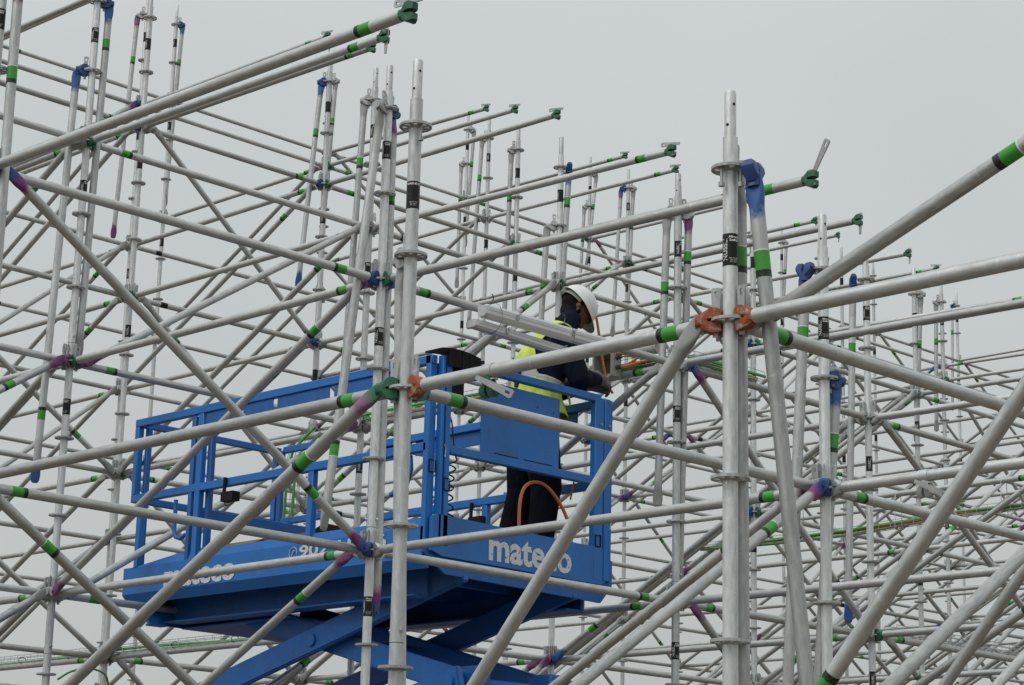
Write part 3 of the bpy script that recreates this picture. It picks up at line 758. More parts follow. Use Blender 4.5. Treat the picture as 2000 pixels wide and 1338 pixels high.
# bent handles
for (x, y, z) in ((-7.22, YN + 0.02, 4.02), (-5.05, YN + 0.03, 4.04)):
    bm = bmesh.new(); add_tube(bm, [(x, y, z), (x, y, z - 0.20), (x + 0.02, y, z - 0.245), (x + 0.07, y, z - 0.26), (x + 0.12, y, z - 0.24)] if x < -7 else [(x + 0.06, y, z), (x + 0.07, y, z - 0.08), (x + 0.04, y, z - 0.16), (x - 0.03, y, z - 0.20), (x - 0.10, y, z - 0.21)], 0.014, 10)
    obj('handle', finish(bm, 'lift blue'), lift, -LB)
# end frame
lbox('top_rail', XE - 0.045, XE, YN + 0.17, YF - 0.10, 4.572, 4.618)
lbox('mid_rail', XE - 0.045, XE - 0.001, YN + 0.14, YF - 0.10, 4.045, 4.095)
for y0, y1, x0 in ((YN - 0.0, YN + 0.055, XE - 0.085), (YN + 0.062, YN + 0.085, XE - 0.045), (YN + 0.098, YN + 0.138, XE - 0.045)):
    lbox('post', x0, x0 + 0.045, y0, y1, 3.50, 4.615)
for y0, y1, x0 in ((YF - 0.155, YF - 0.075, XE - 0.044), (YF - 0.07, YF - 0.018, XE - 0.040), (YF - 0.012, YF + 0.012, XE - 0.052)):
    p_ = lbox('post', x0, x0 + 0.045, y0, y1, 3.46, 4.60)
    if y0 < YF - 0.06:
        for z in (4.43, 4.36):
            bm = bmesh.new(); add_tube(bm, [(0, 0, 0), (0.008, 0, 0)], 0.009, 6); obj('bolt', finish(bm, 'galvanised casting'), p_, (0.0225, 0.01, z - 4.03))
lbox('info_panel', XE - 0.034, XE - 0.030, 3.585, 4.255, 4.101, 4.535)
for y0, y1 in ((3.70, 3.90), (3.95, 4.20)): lbox('panel_slot', XE - 0.0299, XE - 0.029, y0, y1, 4.108, 4.114, 'dark hole', 0)
for y, z in ((4.06, 4.45), (4.20, 4.44)):
    bm = bmesh.new(); add_tube(bm, [(0, 0, 0), (0.003, 0, 0)], 0.006, 8); obj('rivet', finish(bm, 'steel dark'), lift, Vector((XE - 0.0297, y, z)) - LB)
# catches and pins
for x, y, z in ((XE - 0.038, YN + 0.03, 3.96), (XE + 0.001, YN + 0.115, 3.86), (XE + 0.001, YF - 0.12, 3.70)):
    bm = bmesh.new()
    pts = [(0.004, -0.022, -0.035), (0.004, 0.022, -0.035), (0.004, 0.022, 0.035), (0.004, -0.022, 0.035), (0.004, -0.022, -0.035)]
    add_tube(bm, pts, 0.004, 6); obj('catch', finish(bm, 'black rubber'), lift, Vector((x, y, z)) - LB)
for y, z in ((YN + 0.093, 4.06), (YF - 0.015, 3.83)):
    bm = bmesh.new(); add_tube(bm, [(0, 0, 0.02), (0, 0.004, 0.0), (0, 0.0, -0.045)], 0.004, 6); add_tube(bm, [(0, -0.008, 0.02), (0, 0, 0.03), (0, 0.008, 0.02), (0, 0, 0.012)], 0.003, 6)
    obj('hitch_pin', finish(bm, 'galvanised casting'), lift, Vector((XE + 0.006, y, z)) - LB)
# control box with cover and coiled cable
cb = lbox('control_box', XE - 0.17, XE - 0.06, 3.31, 3.48, 4.40, 4.60, 'black rubber', 0.012)
bm = bmesh.new()
ys = [3.215, 3.235, 3.27, 3.32, 3.38, 3.44, 3.50, 3.535]
for k in range(len(ys) - 1):
    zz = lambda y: 4.632 + 0.022 * math.sin((y - 3.17) / 0.37 * math.pi)
    add_hull(bm, [(x, y, zz(y) + dz) for x in (XE - 0.13, XE + 0.012) for y in (ys[k], ys[k + 1] - 0.003) for dz in (0, 0.012)] )
    if k >= 2: add_hull(bm, [(XE + x, y, z) for x in (0.006, 0.014) for y in (ys[k], ys[k + 1] - 0.003) for z in (zz(y) + 0.01, 4.555 + 0.006 * (k % 2))])
obj('rubber_cover', finish(bm, 'black rubber', True, 25), lift, -LB)
bm = bmesh.new(); pts = [(XE - 0.10, 3.335, 4.40), (XE - 0.09, 3.33, 4.10)]
add_tube(bm, [(XE - 0.10, 3.345, 4.41), (XE - 0.08, 3.40, 4.25), (XE - 0.07, 3.41, 4.12), (XE - 0.053, 3.415, 4.04)], 0.005, 6)
turns = 7; hp = []
for k in range(turns * 10 + 1):
    a = 2 * math.pi * k / 10; q = k / (turns * 10)
    hp.append((XE - 0.075 + 0.022 * math.cos(a), 3.415 - 0.025 * math.sin(q * 3.0) + 0.024 * math.sin(a), 4.04 - 0.40 * q))
add_tube(bm, hp, 0.005, 6); obj('coiled_cable', finish(bm, 'black cable'), lift, -LB)
# lamp clips on the railing
for x, y, z in ((-6.62, YN - 0.012, 4.03), (-5.9, YF - 0.06, 4.0)):
    bm = bmesh.new(); add_box(bm, -0.05, 0.07, -0.03, 0.03, -0.09, -0.03); add_tube(bm, [(-0.05, 0, 0.07), (-0.055, 0, -0.03), (-0.03, 0, -0.08)], 0.012, 8)
    add_tube(bm, [(0.06, -0.02, -0.08), (0.075, -0.02, -0.11), (-0.01, -0.02, -0.12), (-0.02, -0.02, -0.085)], 0.003, 6)
    obj('socket_box', finish(bm, 'black rubber'), lift, Vector((x, y, z)) - LB)
# lettering
def letter(txt, size, p, right, up, mat, bold, name='lettering', ext=0.001, shear=0.0):
    me = text_mesh(txt, size, mat, bold, extrude=ext, align='LEFT'); n = right.cross(up)
    mt_ = Matrix.Identity(4)
    for i in range(3): mt_[i][0] = right[i]; mt_[i][1] = up[i]; mt_[i][2] = n[i]; mt_[i][3] = p[i] - LB[i]
    return obj(name, me, lift, mat=mt_)
X_, Y_, Z_ = Vector((1, 0, 0)), Vector((0, 1, 0)), Vector((0, 0, 1))
def fit_text(o, w):
    xs = [v.co.x for v in o.data.vertices]; k = w / (max(xs) - min(xs)); x0 = min(xs)
    for v in o.data.vertices: v.co.x = (v.co.x - x0) * k
a_ = letter('mateco', 0.235, Vector((XE + 0.0015, 3.650, 3.545)), Y_, Z_, 'worn lettering', 0.0068); fit_text(a_, 0.70)
a_ = letter('mateco', 0.205, Vector((-7.265, YN - 0.0035, 3.512)), X_, Z_, 'worn lettering', 0.0062); fit_text(a_, 0.735)
a_ = letter('902 11 4 6', 0.098, Vector((-5.915, YN - 0.0035, 3.556)), X_, Z_, 'worn lettering', 0.0022); fit_text(a_, 0.78)
bm = bmesh.new(); ring = [(0.036 * math.cos(a), -0.001, 0.036 * math.sin(a)) for a in [2 * math.pi * k / 24 for k in range(25)]]
add_tube(bm, ring, 0.0022, 5); add_tube(bm, [(-0.012, -0.001, -0.018), (-0.006, -0.001, -0.002), (0.004, -0.001, 0.012), (0.014, -0.001, 0.014)], 0.0035, 6)
obj('phone_symbol', finish(bm, 'worn lettering'), lift, Vector((-5.972, YN - 0.003, 3.556)) - LB)
# scissor arms, three stages down to the chassis
def arm(p, q, y, w=0.15, t_=0.05, mat='lift blue worn', name='scissor_arm'):
    p = Vector((p[0], y, p[1])); q = Vector((q[0], y, q[1])); L = (q - p).length
    bm = bmesh.new(); add_box(bm, -0.07, L + 0.07, -t_ / 2, t_ / 2, -w / 2, w / 2); bevel_all(bm, 0.008, 2)
    o = obj(name, finish(bm, mat), lift, mat=Matrix.Translation(-LB) @ axis_mat(p, q - p))
    return o
zs = [(3.385, 2.76), (2.76, 2.14), (2.14, 1.52), (1.52, 0.90)]
XA, XB = -7.35, -4.88
for k, (zt_, zb_) in enumerate(zs):
    for ya, yb in ((3.50, 3.58), (4.42, 4.34)):
        o1 = arm((XB, zt_), (XA, zb_), ya); o2 = arm((XA + (0.15 if k == 0 else 0), zt_), (XB, zb_), yb)
        bm = bmesh.new(); add_tube(bm, [(0, -0.036, 0), (0, 0.036, 0)], 0.024, 14); obj('pivot_pin', finish(bm, 'steel dark'), o1, ((Vector((XB, 0, zt_)) - Vector((XA, 0, zb_))).length / 2, 0, 0))
        bm = bmesh.new(); add_tube(bm, [(0, -0.045, 0), (0, 0.045, 0)], 0.038, 16); add_tube(bm, [(0, -0.047, 0), (0, 0.047, 0)], 0.026, 14)
        obj('pivot_boss', finish(bm, 'steel dark'), o2, ((Vector((XB, 0, zb_)) - Vector((XA, 0, zt_))).length - (0.13 if k == 0 else 0), 0, 0))
    for x, z in ((XA, zb_), (XB, zb_), ((XA + XB) / 2, (zt_ + zb_) / 2)):
        bm = bmesh.new(); add_tube(bm, [(x, 3.46, z), (x, 4.46, z)], 0.038, 14); obj('cross_tube', finish(bm, 'lift blue worn'), lift, -LB)
for y in (3.61, 4.20): lbox('arm_bracket', XB - 0.10, XB + 0.10, y, y + 0.10, 2.68, 2.86, 'lift blue worn', 0.01)
lbox('chassis', -7.6, -4.7, 3.30, 4.60, 0.42, 0.86, 'lift blue worn', 0.02)
for x in (-7.2, -5.1):
    for y in (3.26, 4.44):
        bm = bmesh.new(); add_tube(bm, [(0, 0, 0), (0, 0.03, 0), (0, 0.17, 0), (0, 0.20, 0)], 0.30, 24, True, [0.26, 0.30, 0.30, 0.26])
        w = obj('wheel', finish(bm, 'black rubber'), lift, Vector((x, y, 0.30)) - LB)
        bm = bmesh.new(); add_tube(bm, [(0, -0.01, 0), (0, 0.21, 0)], 0.15, 16); obj('rim', finish(bm, 'box grey'), w)

# cardboard lying on the deck
bm = bmesh.new()
add_box(bm, -7.30, -6.15, 3.45, 3.75, 3.562, 3.74); add_hull(bm, [(-6.15, 3.45, 3.74), (-6.15, 3.75, 3.74), (-6.02, 3.45, 3.78), (-6.02, 3.75, 3.775), (-6.02, 3.45, 3.784), (-6.15, 3.75, 3.744)])
add_hull(bm, [(-7.30, 3.445, 3.735), (-6.6, 3.445, 3.735), (-7.30, 3.32, 3.66), (-6.62, 3.32, 3.68), (-7.30, 3.445, 3.741), (-6.6, 3.445, 3.741)])
tag(obj('cardboard_box', finish(bm, 'cardboard', False)), 'brown cardboard box lying on the lift deck behind the side board', 'box')

# ------------------------------------------------------------------ strip lamps tied to the tube in front of the worker
def strip_lamp(label, x, y0, z, L, w, hgt, tilt, flip):
    t_ = thing('strip_lamp', label, 'lamp', group='strip lamps on the tube', mat=axis_mat(Vector((x, y0, z)), Vector((0, 1, tilt))))
    bm = bmesh.new(); add_hull(bm, [(xx, yy * w, zz * hgt) for xx in (0.02, L - 0.02) for yy, zz in ((-0.5, 0.30), (0.5, 0.30), (-0.40, 0.5), (0.40, 0.5), (-0.5, 0.05), (0.5, 0.05))])
    obj('housing', finish(bm, 'lamp housing', True, 25), t_)
    bm = bmesh.new(); add_hull(bm, [(xx, yy * w, zz * hgt) for xx in (0.025, L - 0.025) for yy, zz in ((-0.47, 0.045), (0.47, 0.045), (-0.45, -0.25), (0.45, -0.25), (-0.28, -0.5), (0.28, -0.5))])
    obj('diffuser', finish(bm, 'lamp cover', True, 25), t_)
    for x0 in (0.0, L - 0.021):
        bm = bmesh.new(); add_hull(bm, [(x0 + xx, yy * w, zz * hgt) for xx, k in ((0.0, 0.85), (0.021, 1.03)) for yy, zz in ((-0.5 * k, 0.4 * k), (0.5 * k, 0.4 * k), (-0.5 * k, -0.3 * k), (0.5 * k, -0.3 * k), (-0.3 * k, -0.52 * k), (0.3 * k, -0.52 * k), (0.3 * k, 0.52 * k), (-0.3 * k, 0.52 * k))])
        obj('end_cap', finish(bm, 'lamp housing', True, 25), t_)
    for xx in (0.25, 0.72):
        if xx < L - 0.05:
            bm = bmesh.new(); add_box(bm, xx - 0.012, xx + 0.012, -w / 2 - 0.004, -w / 2, -0.012, 0.016); add_tube(bm, [(xx, -w / 2 - 0.003, 0.016), (xx + 0.004, -w / 2 - 0.01, 0.024), (xx + 0.02, -w / 2 - 0.008, 0.026)], 0.003, 6)
            obj('clip', finish(bm, 'galvanised casting'), t_)
    return t_
strip_lamp('upper white strip lamp tied along the tube in front of the worker', -4.405, 3.185, 4.806, 1.03, 0.080, 0.072, 0.0, 0)
strip_lamp('lower white strip lamp just under the other, in front of the worker', -4.450, 3.150, 4.732, 0.82, 0.080, 0.050, -0.03, 0)
for k_, (yy, lab) in enumerate(((3.30, 'rusty wire tie at the left end of the strip lamps'), (3.90, 'wire tie at the right end of the strip lamps'))):
    bm = bmesh.new(); pts = []
    for k in range(17):
        a = 2 * math.pi * k / 16; pts.append((-4.452 + 0.100 * math.cos(a), yy, 4.79 + 0.094 * math.sin(a)))
    add_tube(bm, pts, 0.0014, 6); add_tube(bm, [(-4.44, yy, 4.885), (-4.44, yy + 0.01, 4.915), (-4.43, yy - 0.012, 4.93)], 0.004, 6)
    tag(obj('wire_tie', finish(bm, 'steel dark')), lab, 'wire tie')

# ------------------------------------------------------------------ cable trays of welded wire with cables
def wire_tray(label, pts, w=0.10, h=0.055, step=0.10, cables=('green cable',), name='cable_tray', sag=0.0, ncab=None, cab_label=None, upv=Vector((0, 0, 1))):
    t_ = thing(name, label, 'cable tray', pts[0]); P0 = Vector(pts[0])
    P = [Vector(p) - P0 for p in pts]
    # resample
    rs = [P[0]]
    for a, b in zip(P, P[1:]):
        k = max(1, int((b - a).length / step))
        for i in range(1, k + 1): rs.append(a.lerp(b, i / k))
    def side(i):
        d = (rs[min(i + 1, len(rs) - 1)] - rs[max(i - 1, 0)]).normalized(); s = d.cross(upv)
        return s.normalized() if s.length > 1e-4 else Vector((1, 0, 0))
    bm = bmesh.new()
    for (o_, z) in ((-w / 2, 0), (-w / 6, 0), (w / 6, 0), (w / 2, 0), (-w / 2, h * 0.5), (w / 2, h * 0.5), (-w / 2, h), (w / 2, h)):
        add_tube(bm, [rs[i] + side(i) * o_ + upv * z for i in range(len(rs))], 0.0024, 4)
    obj('long_wires', finish(bm, 'galvanised casting', False), t_)
    bm = bmesh.new()
    for i in range(len(rs)):
        s = side(i); add_tube(bm, [rs[i] - s * w / 2 + upv * h, rs[i] - s * w / 2, rs[i] + s * w / 2, rs[i] + s * w / 2 + upv * h], 0.0024, 4)
    obj('cross_wires', finish(bm, 'galvanised casting', False), t_)
    rng = random.Random(len(rs))
    for q, cm in enumerate(cables):
        off = (-0.40 + 0.80 * (q + 0.5) / len(cables)) * w; ph = rng.random() * 6; zz = 0.012 + 0.012 * (q % 2)
        bm = bmesh.new()
        add_tube(bm, [rs[i] + side(i) * (off + 0.026 * math.sin(i * 0.19 + ph)) + upv * (zz + 0.010 * math.sin(i * 0.15 + ph * 2)) for i in range(len(rs))], 0.0105, 7)
        c_ = obj('cable', finish(bm, cm)); c_.location = P0
        tag(c_, '%s running along the %s, %s strand' % (cm, cab_label or 'tray', ('nearest', 'second', 'third', 'farthest')[min(q, 3)]), 'cable', 'cables in trays')
    for i in (range(3, len(rs), 7) if cables else ()):
        bm = bmesh.new()
        pts_ = [rs[i] + upv * (0.018 + 0.026 * math.sin(a)) + side(i) * 0.036 * math.cos(a) for a in [2 * math.pi * k / 10 for k in range(11)]]
        add_tube(bm, pts_, 0.0035, 4); obj('cable_tie', finish(bm, 'black cable'), t_)
    return t_
wire_tray('wire cable tray lying on the tube behind the worker', [(-7.75, 4.99, 4.877), (-6.9, 5.0, 4.878), (-5.2, 5.0, 4.880), (-4.62, 5.03, 4.884), (-4.47, 5.12, 4.886), (-4.46, 5.35, 4.884), (-4.47, 5.78, 4.878)], cables=('green cable', 'green cable', 'orange cable', 'green cable'), cab_label='tray behind the worker')
wire_tray('wire cable tray hanging vertically behind the lift railing', [(-7.88, 4.92, 4.86), (-8.03, 4.86, 4.70), (-8.06, 4.85, 4.55), (-8.05, 4.85, 3.45)], cables=('green cable', 'green cable'), cab_label='upright tray behind the lift', upv=Vector((0.55, -0.83, 0.05)).normalized())
wire_tray('long wire cable tray at lower right with green and orange cables', [(-8.1, 9.535, 4.575), (-7.36, 9.535, 4.560), (-6.5, 9.535, 4.555), (-5.82, 9.535, 4.582), (-5.43, 9.535, 4.607), (-4.3, 9.535, 4.605)], cables=('green cable', 'green cable', 'orange cable', 'green cable'), cab_label='tray at lower right')
wire_tray('wire cable tray at lower left below the lift', [(-13.4, 5.0, 3.376), (-10.0, 5.0, 3.378), (-8.3, 5.0, 3.378)], cables=('green cable',), cab_label='tray at lower left')
wire_tray('wire cable tray cutting the bottom right corner', [(-4.46, 7.2, 3.377), (-4.46, 8.6, 3.377), (-4.46, 9.4, 3.377)], cables=(), cab_label='corner tray')
for x in (-7.0, -6.0, -5.0):
    bm = bmesh.new(); add_tube(bm, [(x, 9.535, 4.55), (x, 9.585, 4.56), (x, 9.575, 4.83), (x, 9.535, 4.878), (x, 9.495, 4.83), (x, 9.485, 4.56), (x, 9.535, 4.55)], 0.003, 5)
    tag(obj('tray_hanger', finish(bm, 'galvanised casting')), 'thin wire hanger, %s along the cable tray at lower right' % {-7.0: 'leftmost', -6.0: 'middle one', -5.0: 'rightmost'}[x], 'wire hanger', 'tray hangers')

# ------------------------------------------------------------------ junction box the worker is wiring
t_ = thing('junction_box', 'open grey junction box in front of the worker, cables plugged into its side', 'junction box', (-5.02, 4.93, 4.84))
bm = bmesh.new()
for a in ((-0.10, 0.07, -0.045, 0.045, -0.012, 0.0), (-0.10, 0.07, -0.045, 0.045, 0.14, 0.152), (-0.10, -0.088, -0.045, 0.045, 0.001, 0.139), (0.058, 0.07, -0.045, 0.045, 0.001, 0.139), (-0.087, 0.057, 0.033, 0.045, 0.001, 0.139)): add_box(bm, *a)
obj('case', finish(bm, 'box grey', False), t_)
bm = bmesh.new(); add_box(bm, -0.07, 0.04, 0.02, 0.032, 0.02, 0.12); obj('back_plate', finish(bm, 'steel dark'), t_)
for z in (0.045, 0.11):
    bm = bmesh.new(); add_tube(bm, [(0.071, 0, z), (0.10, 0, z)], 0.016, 8); add_tube(bm, [(0.10, 0, z), (0.112, 0, z)], 0.012, 8); obj('cable_gland', finish(bm, 'steel dark'), t_)
bm = bmesh.new(); add_hull(bm, [(-0.09, -0.05, -0.014), (0.06, -0.05, -0.014), (-0.08, -0.12, -0.075), (0.05, -0.12, -0.075), (-0.09, -0.045, -0.014), (0.06, -0.045, -0.014), (-0.08, -0.112, -0.077), (0.05, -0.112, -0.077)])
obj('lid', finish(bm, 'box grey'), t_)
def cable(name, label, pts, r, mat, n=8, sub=6, group=None):
    P = [Vector(p) for p in pts]; Q = []
    for i in range(len(P) - 1):
        p0, p1, p2, p3 = P[max(i - 1, 0)], P[i], P[i + 1], P[min(i + 2, len(P) - 1)]
        for k in range(sub):
            t = k / sub
            Q.append(0.5 * ((2 * p1) + (p2 - p0) * t + (2 * p0 - 5 * p1 + 4 * p2 - p3) * t * t + (3 * p1 - p0 - 3 * p2 + p3) * t ** 3))
    Q.append(P[-1]); bm = bmesh.new(); add_tube(bm, Q, r, n); return tag(obj(name, finish(bm, mat)), label, 'cable', group)
cable('orange_cable', 'orange cable hanging from behind the helmet down to the hands', [(-5.06, 4.86, 5.30), (-5.0, 4.775, 5.244), (-5.0, 4.804, 5.132), (-5.0, 4.841, 4.97), (-4.99, 4.865, 4.842), (-4.985, 4.89, 4.765), (-4.98, 4.93, 4.72)], 0.0085, 'orange cable')
cable('orange_cable', 'orange cable loop standing up from the lift deck before the trousers', [(-4.86, 3.99, 3.57), (-4.86, 3.985, 3.70), (-4.86, 3.99, 3.87), (-4.86, 4.03, 3.965), (-4.86, 4.11, 4.005), (-4.86, 4.21, 3.995), (-4.86, 4.32, 3.92), (-4.86, 4.40, 3.82), (-4.86, 4.44, 3.70), (-4.86, 4.43, 3.57)], 0.0105, 'orange cable', 10)
cable('orange_cable', 'orange cable leaving the side of the junction box for the tray', [(-4.915, 4.93, 4.885), (-4.86, 4.94, 4.885), (-4.74, 4.97, 4.905), (-4.60, 5.01, 4.91), (-4.5, 5.06, 4.91)], 0.0095, 'orange cable')
cable('orange_cable', 'orange cable bent above the junction box', [(-5.08, 4.93, 4.985), (-4.96, 4.93, 4.98), (-4.84, 4.94, 4.955), (-4.80, 4.95, 4.925), (-4.86, 4.95, 4.90)], 0.0095, 'orange cable')
cable('green_cable', 'green cable leaving the side of the junction box', [(-4.915, 4.93, 4.95), (-4.85, 4.94, 4.945), (-4.74, 4.98, 4.915), (-4.6, 5.02, 4.90)], 0.006, 'green cable')
for k_, (dx, lab) in enumerate(((0, 'thin dark wire loop left of the junction box'), (0.03, 'thin green wire loop left of the junction box'))):
    cable('wire_loop', lab, [(-5.12, 4.9, 4.86), (-5.2 - dx, 4.88, 4.93), (-5.32 - dx, 4.88, 4.92), (-5.36, 4.9, 4.85 + dx), (-5.28, 4.92, 4.80), (-5.15, 4.92, 4.82)], 0.003, ('black cable', 'green cable')[k_], 6)
# coil of green cable below the lift and a loop at the lower left
cable('green_cable', 'tangled green cable hanging below the lift', [(-7.52 + 0.05 * math.cos(k * 0.9) , 4.95 + 0.06 * math.sin(k * 1.3), 3.33 - 0.004 * k + 0.05 * math.sin(k * 0.7)) for k in range(22)], 0.006, 'green cable', 6)
cable('green_cable', 'green cable loop tied under a tube at lower left', [(-7.55, 2.62, 2.83), (-7.46, 2.66, 2.88), (-7.38, 2.74, 2.90), (-7.36, 2.84, 2.87), (-7.40, 2.9, 2.80)], 0.007, 'green cable', 8)
cable('orange_cable', 'thin orange cable hanging inside the right end of the lift', [(-5.0, 4.62, 4.15), (-5.0, 4.60, 4.08), (-5.0, 4.575, 3.98)], 0.006, 'orange cable', 6)
# short black cylindrical fitting on the tube by the junction box
bm = bmesh.new(); add_tube(bm, [(-4.86, 5.0, 4.985), (-4.66, 5.0, 4.985)], 0.033, 18); add_tube(bm, [(-4.70, 5.0, 4.985), (-4.675, 5.0, 4.985)], 0.037, 18); add_tube(bm, [(-4.84, 5.0, 4.985), (-4.834, 5.0, 4.985)], 0.0345, 18)
add_box(bm, -4.80, -4.72, 4.985, 5.015, 4.90, 4.955)
tag(obj('cable_muff', finish(bm, 'box grey')), 'grey cable muff with a dark collar beside the junction box', 'cable muff')

# ------------------------------------------------------------------ the worker
per = thing('person', 'worker in white helmet, dark clothes and yellow vest leaning over the lift rail', 'person', (-5.1, 4.33, 3.56))
PB = Vector((-5.1, 4.33, 3.56))
def blob(bm, p, q, r0, r1, n=14, squash=None):
    """closed tapered capsule"""
    p, q = Vector(p), Vector(q); d = q - p
    if d.length < 1e-6: d = Vector((0, 0, 1e-4))
    L = d.length; pts = []; rad = []
    for k in range(7):
        a = math.pi / 2 * k / 6; pts.append(p - d / L * r0 * math.cos(a)); rad.append(max(r0 * math.sin(a), 1e-4))
    for k in range(7):
        a = math.pi / 2 * k / 6; pts.append(q + d / L * r1 * math.sin(a)); rad.append(max(r1 * math.cos(a), 1e-4))
    add_tube(bm, pts, 0, n, True, rad)
def remesh(bm, vox, mats, smooth_it=3, post=None):
    me = bpy.data.meshes.new('r'); bm.to_mesh(me); bm.free(); o = bpy.data.objects.new('r', me); COL.objects.link(o)
    md = o.modifiers.new('r', 'REMESH'); md.mode = 'VOXEL'; md.voxel_size = vox; md.use_smooth_shade = True
    ms = o.modifiers.new('s', 'SMOOTH'); ms.factor = 0.5; ms.iterations = smooth_it
    bpy.context.view_layer.update()
    m2 = bpy.data.meshes.new_from_object(o.evaluated_get(bpy.context.evaluated_depsgraph_get())); bpy.data.objects.remove(o)
    m2.materials.clear()
    for x in mats: m2.materials.append(M[x])
    m2.polygons.foreach_set('use_smooth', [True] * len(m2.polygons))
    if post:
        for f in m2.polygons: f.material_index = post(f.center, f.normal)
    return m2
PC = Vector((-5.10, 4.36, 0)); FV = Vector((0.35, 0.937, 0)); RV = Vector((0.937, -0.35, 0))   # the worker's own forward and right
def bj(r_, f_, z): return tuple(PC + RV * r_ + FV * f_ + Vector((0, 0, z)))
def rf(c): d = Vector(c) - PC; return d.dot(RV), d.dot(FV)
J = dict(pel=bj(0, -0.03, 4.44), waist=bj(0, -0.02, 4.60), chest=bj(0, 0.03, 4.83), neck=bj(0, 0.14, 5.04), nk2=bj(0, 0.215, 5.12), head=(-5.055, 4.628, 5.215),
         lsh=bj(-0.185, 0.09, 4.955), rsh=bj(0.185, 0.09, 4.955), rel=(-4.845, 4.47, 4.71), rwr=(-4.92, 4.755, 4.765), lel=(-5.26, 4.68, 4.72), lwr=(-5.09, 4.84, 4.77),
         lhip=bj(-0.095, -0.03, 4.40), rhip=bj(0.095, -0.03, 4.40), lkn=bj(-0.12, -0.03, 4.02), rkn=bj(0.12, 0.02, 4.02), lan=bj(-0.13, -0.12, 3.66), ran=bj(0.13, -0.02, 3.66))
def off(k, d): return tuple(Vector(J[k]) + RV * d[0] + FV * d[1] + Vector((0, 0, d[2])))
def limbs(bm, g, torso=True, arms=True, legs=True, headp=False):
    if torso:
        for s in (-1, 1):
            blob(bm, off('pel', (s * 0.065, 0, 0)), off('waist', (s * 0.06, 0, 0)), 0.115 + g, 0.108 + g)
            blob(bm, off('waist', (s * 0.06, 0, 0)), off('chest', (s * 0.075, 0, 0)), 0.108 + g, 0.115 + g)
            blob(bm, off('chest', (s * 0.075, 0, 0)), off('neck', (s * 0.07, -0.03, -0.05)), 0.115 + g, 0.075 + g)
        blob(bm, J['lsh'], J['rsh'], 0.062 + g, 0.062 + g)
        blob(bm, off('neck', (0, -0.03, -0.05)), J['nk2'], 0.075 + g, 0.056 + g)
    if arms:
        for s in 'lr':
            ga = g * 2.4 if g > 0 else g; blob(bm, J[s + 'sh'], J[s + 'el'], 0.060 + ga, 0.047 + ga); blob(bm, J[s + 'el'], Vector(J[s + 'wr']).lerp(Vector(J[s + 'el']), 0.26 if g > 0 else 0), 0.047 + ga, 0.033 + ga * 0.6)
    if legs:
        for s in 'lr':
            blob(bm, J[s + 'hip'], J[s + 'kn'], 0.094 + g, 0.066 + g); blob(bm, J[s + 'kn'], J[s + 'an'], 0.063 + g, 0.050 + g)
HF = Vector((0.24, 0.60, -0.77)).normalized()      # where the face looks
HU = Vector((0.28, 0.70, 0.66)); HU = (HU - HF * HU.dot(HF)).normalized(); HR = HF.cross(HU)
HC = Vector(J['head'])
def hp_(f, r, u): return tuple(HC + HF * f + HR * r + HU * u)
bm = bmesh.new(); limbs(bm, -0.014)
for f, r, u, rad in ((0.0, 0.0, 0.03, 0.090), (-0.035, 0.0, 0.035, 0.082), (0.03, 0, 0.03, 0.080)): blob(bm, hp_(f, r, u), hp_(f + 0.004, r, u), rad, rad)
blob(bm, hp_(0.045, 0, -0.02), hp_(0.06, 0, -0.075), 0.062, 0.042)              # jaw
blob(bm, hp_(0.098, 0, 0.0), hp_(0.112, 0, -0.022), 0.010, 0.014)               # nose
blob(bm, hp_(0.092, -0.03, 0.022), hp_(0.092, 0.03, 0.022), 0.012, 0.012)       # brow
blob(bm, hp_(0.098, -0.02, -0.052), hp_(0.098, 0.02, -0.052), 0.008, 0.008)     # lips
for s in (-1, 1):
    blob(bm, hp_(-0.008, s * 0.088, 0.014), hp_(0.004, s * 0.093, -0.022), 0.013, 0.009); blob(bm, hp_(-0.018, s * 0.096, 0.006), hp_(-0.016, s * 0.098, 0.004), 0.016, 0.016)
blob(bm, J['nk2'], hp_(-0.02, 0, -0.02), 0.054, 0.06)
for s in 'lr': blob(bm, J[s + 'an'], off(s + 'an', (0, 0.13, -0.05)), 0.045, 0.035)
def skin_or_hair(c, n):
    v = Vector(c) - HC; f, u, r = v.dot(HF), v.dot(HU), v.dot(HR)
    if v.length > 0.2: return 0
    if f < 0.005 and u > -0.14 and abs(r) < 0.089 and not (abs(r) > 0.084 and u < 0.02): return 1
    if u > 0.075: return 1
    if u < -0.035 and f > 0.02: return 1            # beard
    if f > 0.005 and f < 0.03 and u < 0.0 and abs(r) > 0.05: return 1
    return 0
obj('body', remesh(bm, 0.0075, ['skin', 'hair'], 2, skin_or_hair), per, -PB)
bm = bmesh.new(); limbs(bm, 0.010, True, True, False)
blob(bm, off('neck', (0, 0.0, 0.0)), tuple(Vector(J['nk2']) + Vector((0, 0.006, 0.014))), 0.080, 0.072)
obj('jacket', remesh(bm, 0.010, ['navy cloth'], 3), per, -PB)
bm = bmesh.new(); limbs(bm, 0.032, False, False, True); blob(bm, off('pel', (-0.07, 0, 0.03)), off('pel', (0.07, 0, 0.03)), 0.135, 0.135)
obj('trousers', remesh(bm, 0.012, ['trouser cloth'], 2), per, -PB)
for s in 'lr':
    bm = bmesh.new(); a = Vector(J[s + 'an']); blob(bm, a + Vector((0, 0, 0.04)), a + Vector((0, 0.0, -0.03)), 0.062, 0.06); blob(bm, off(s + 'an', (0, -0.02, -0.052)), off(s + 'an', (0, 0.17, -0.058)), 0.046, 0.042)
    obj('boot', remesh(bm, 0.010, ['boot leather'], 2), per, -PB)
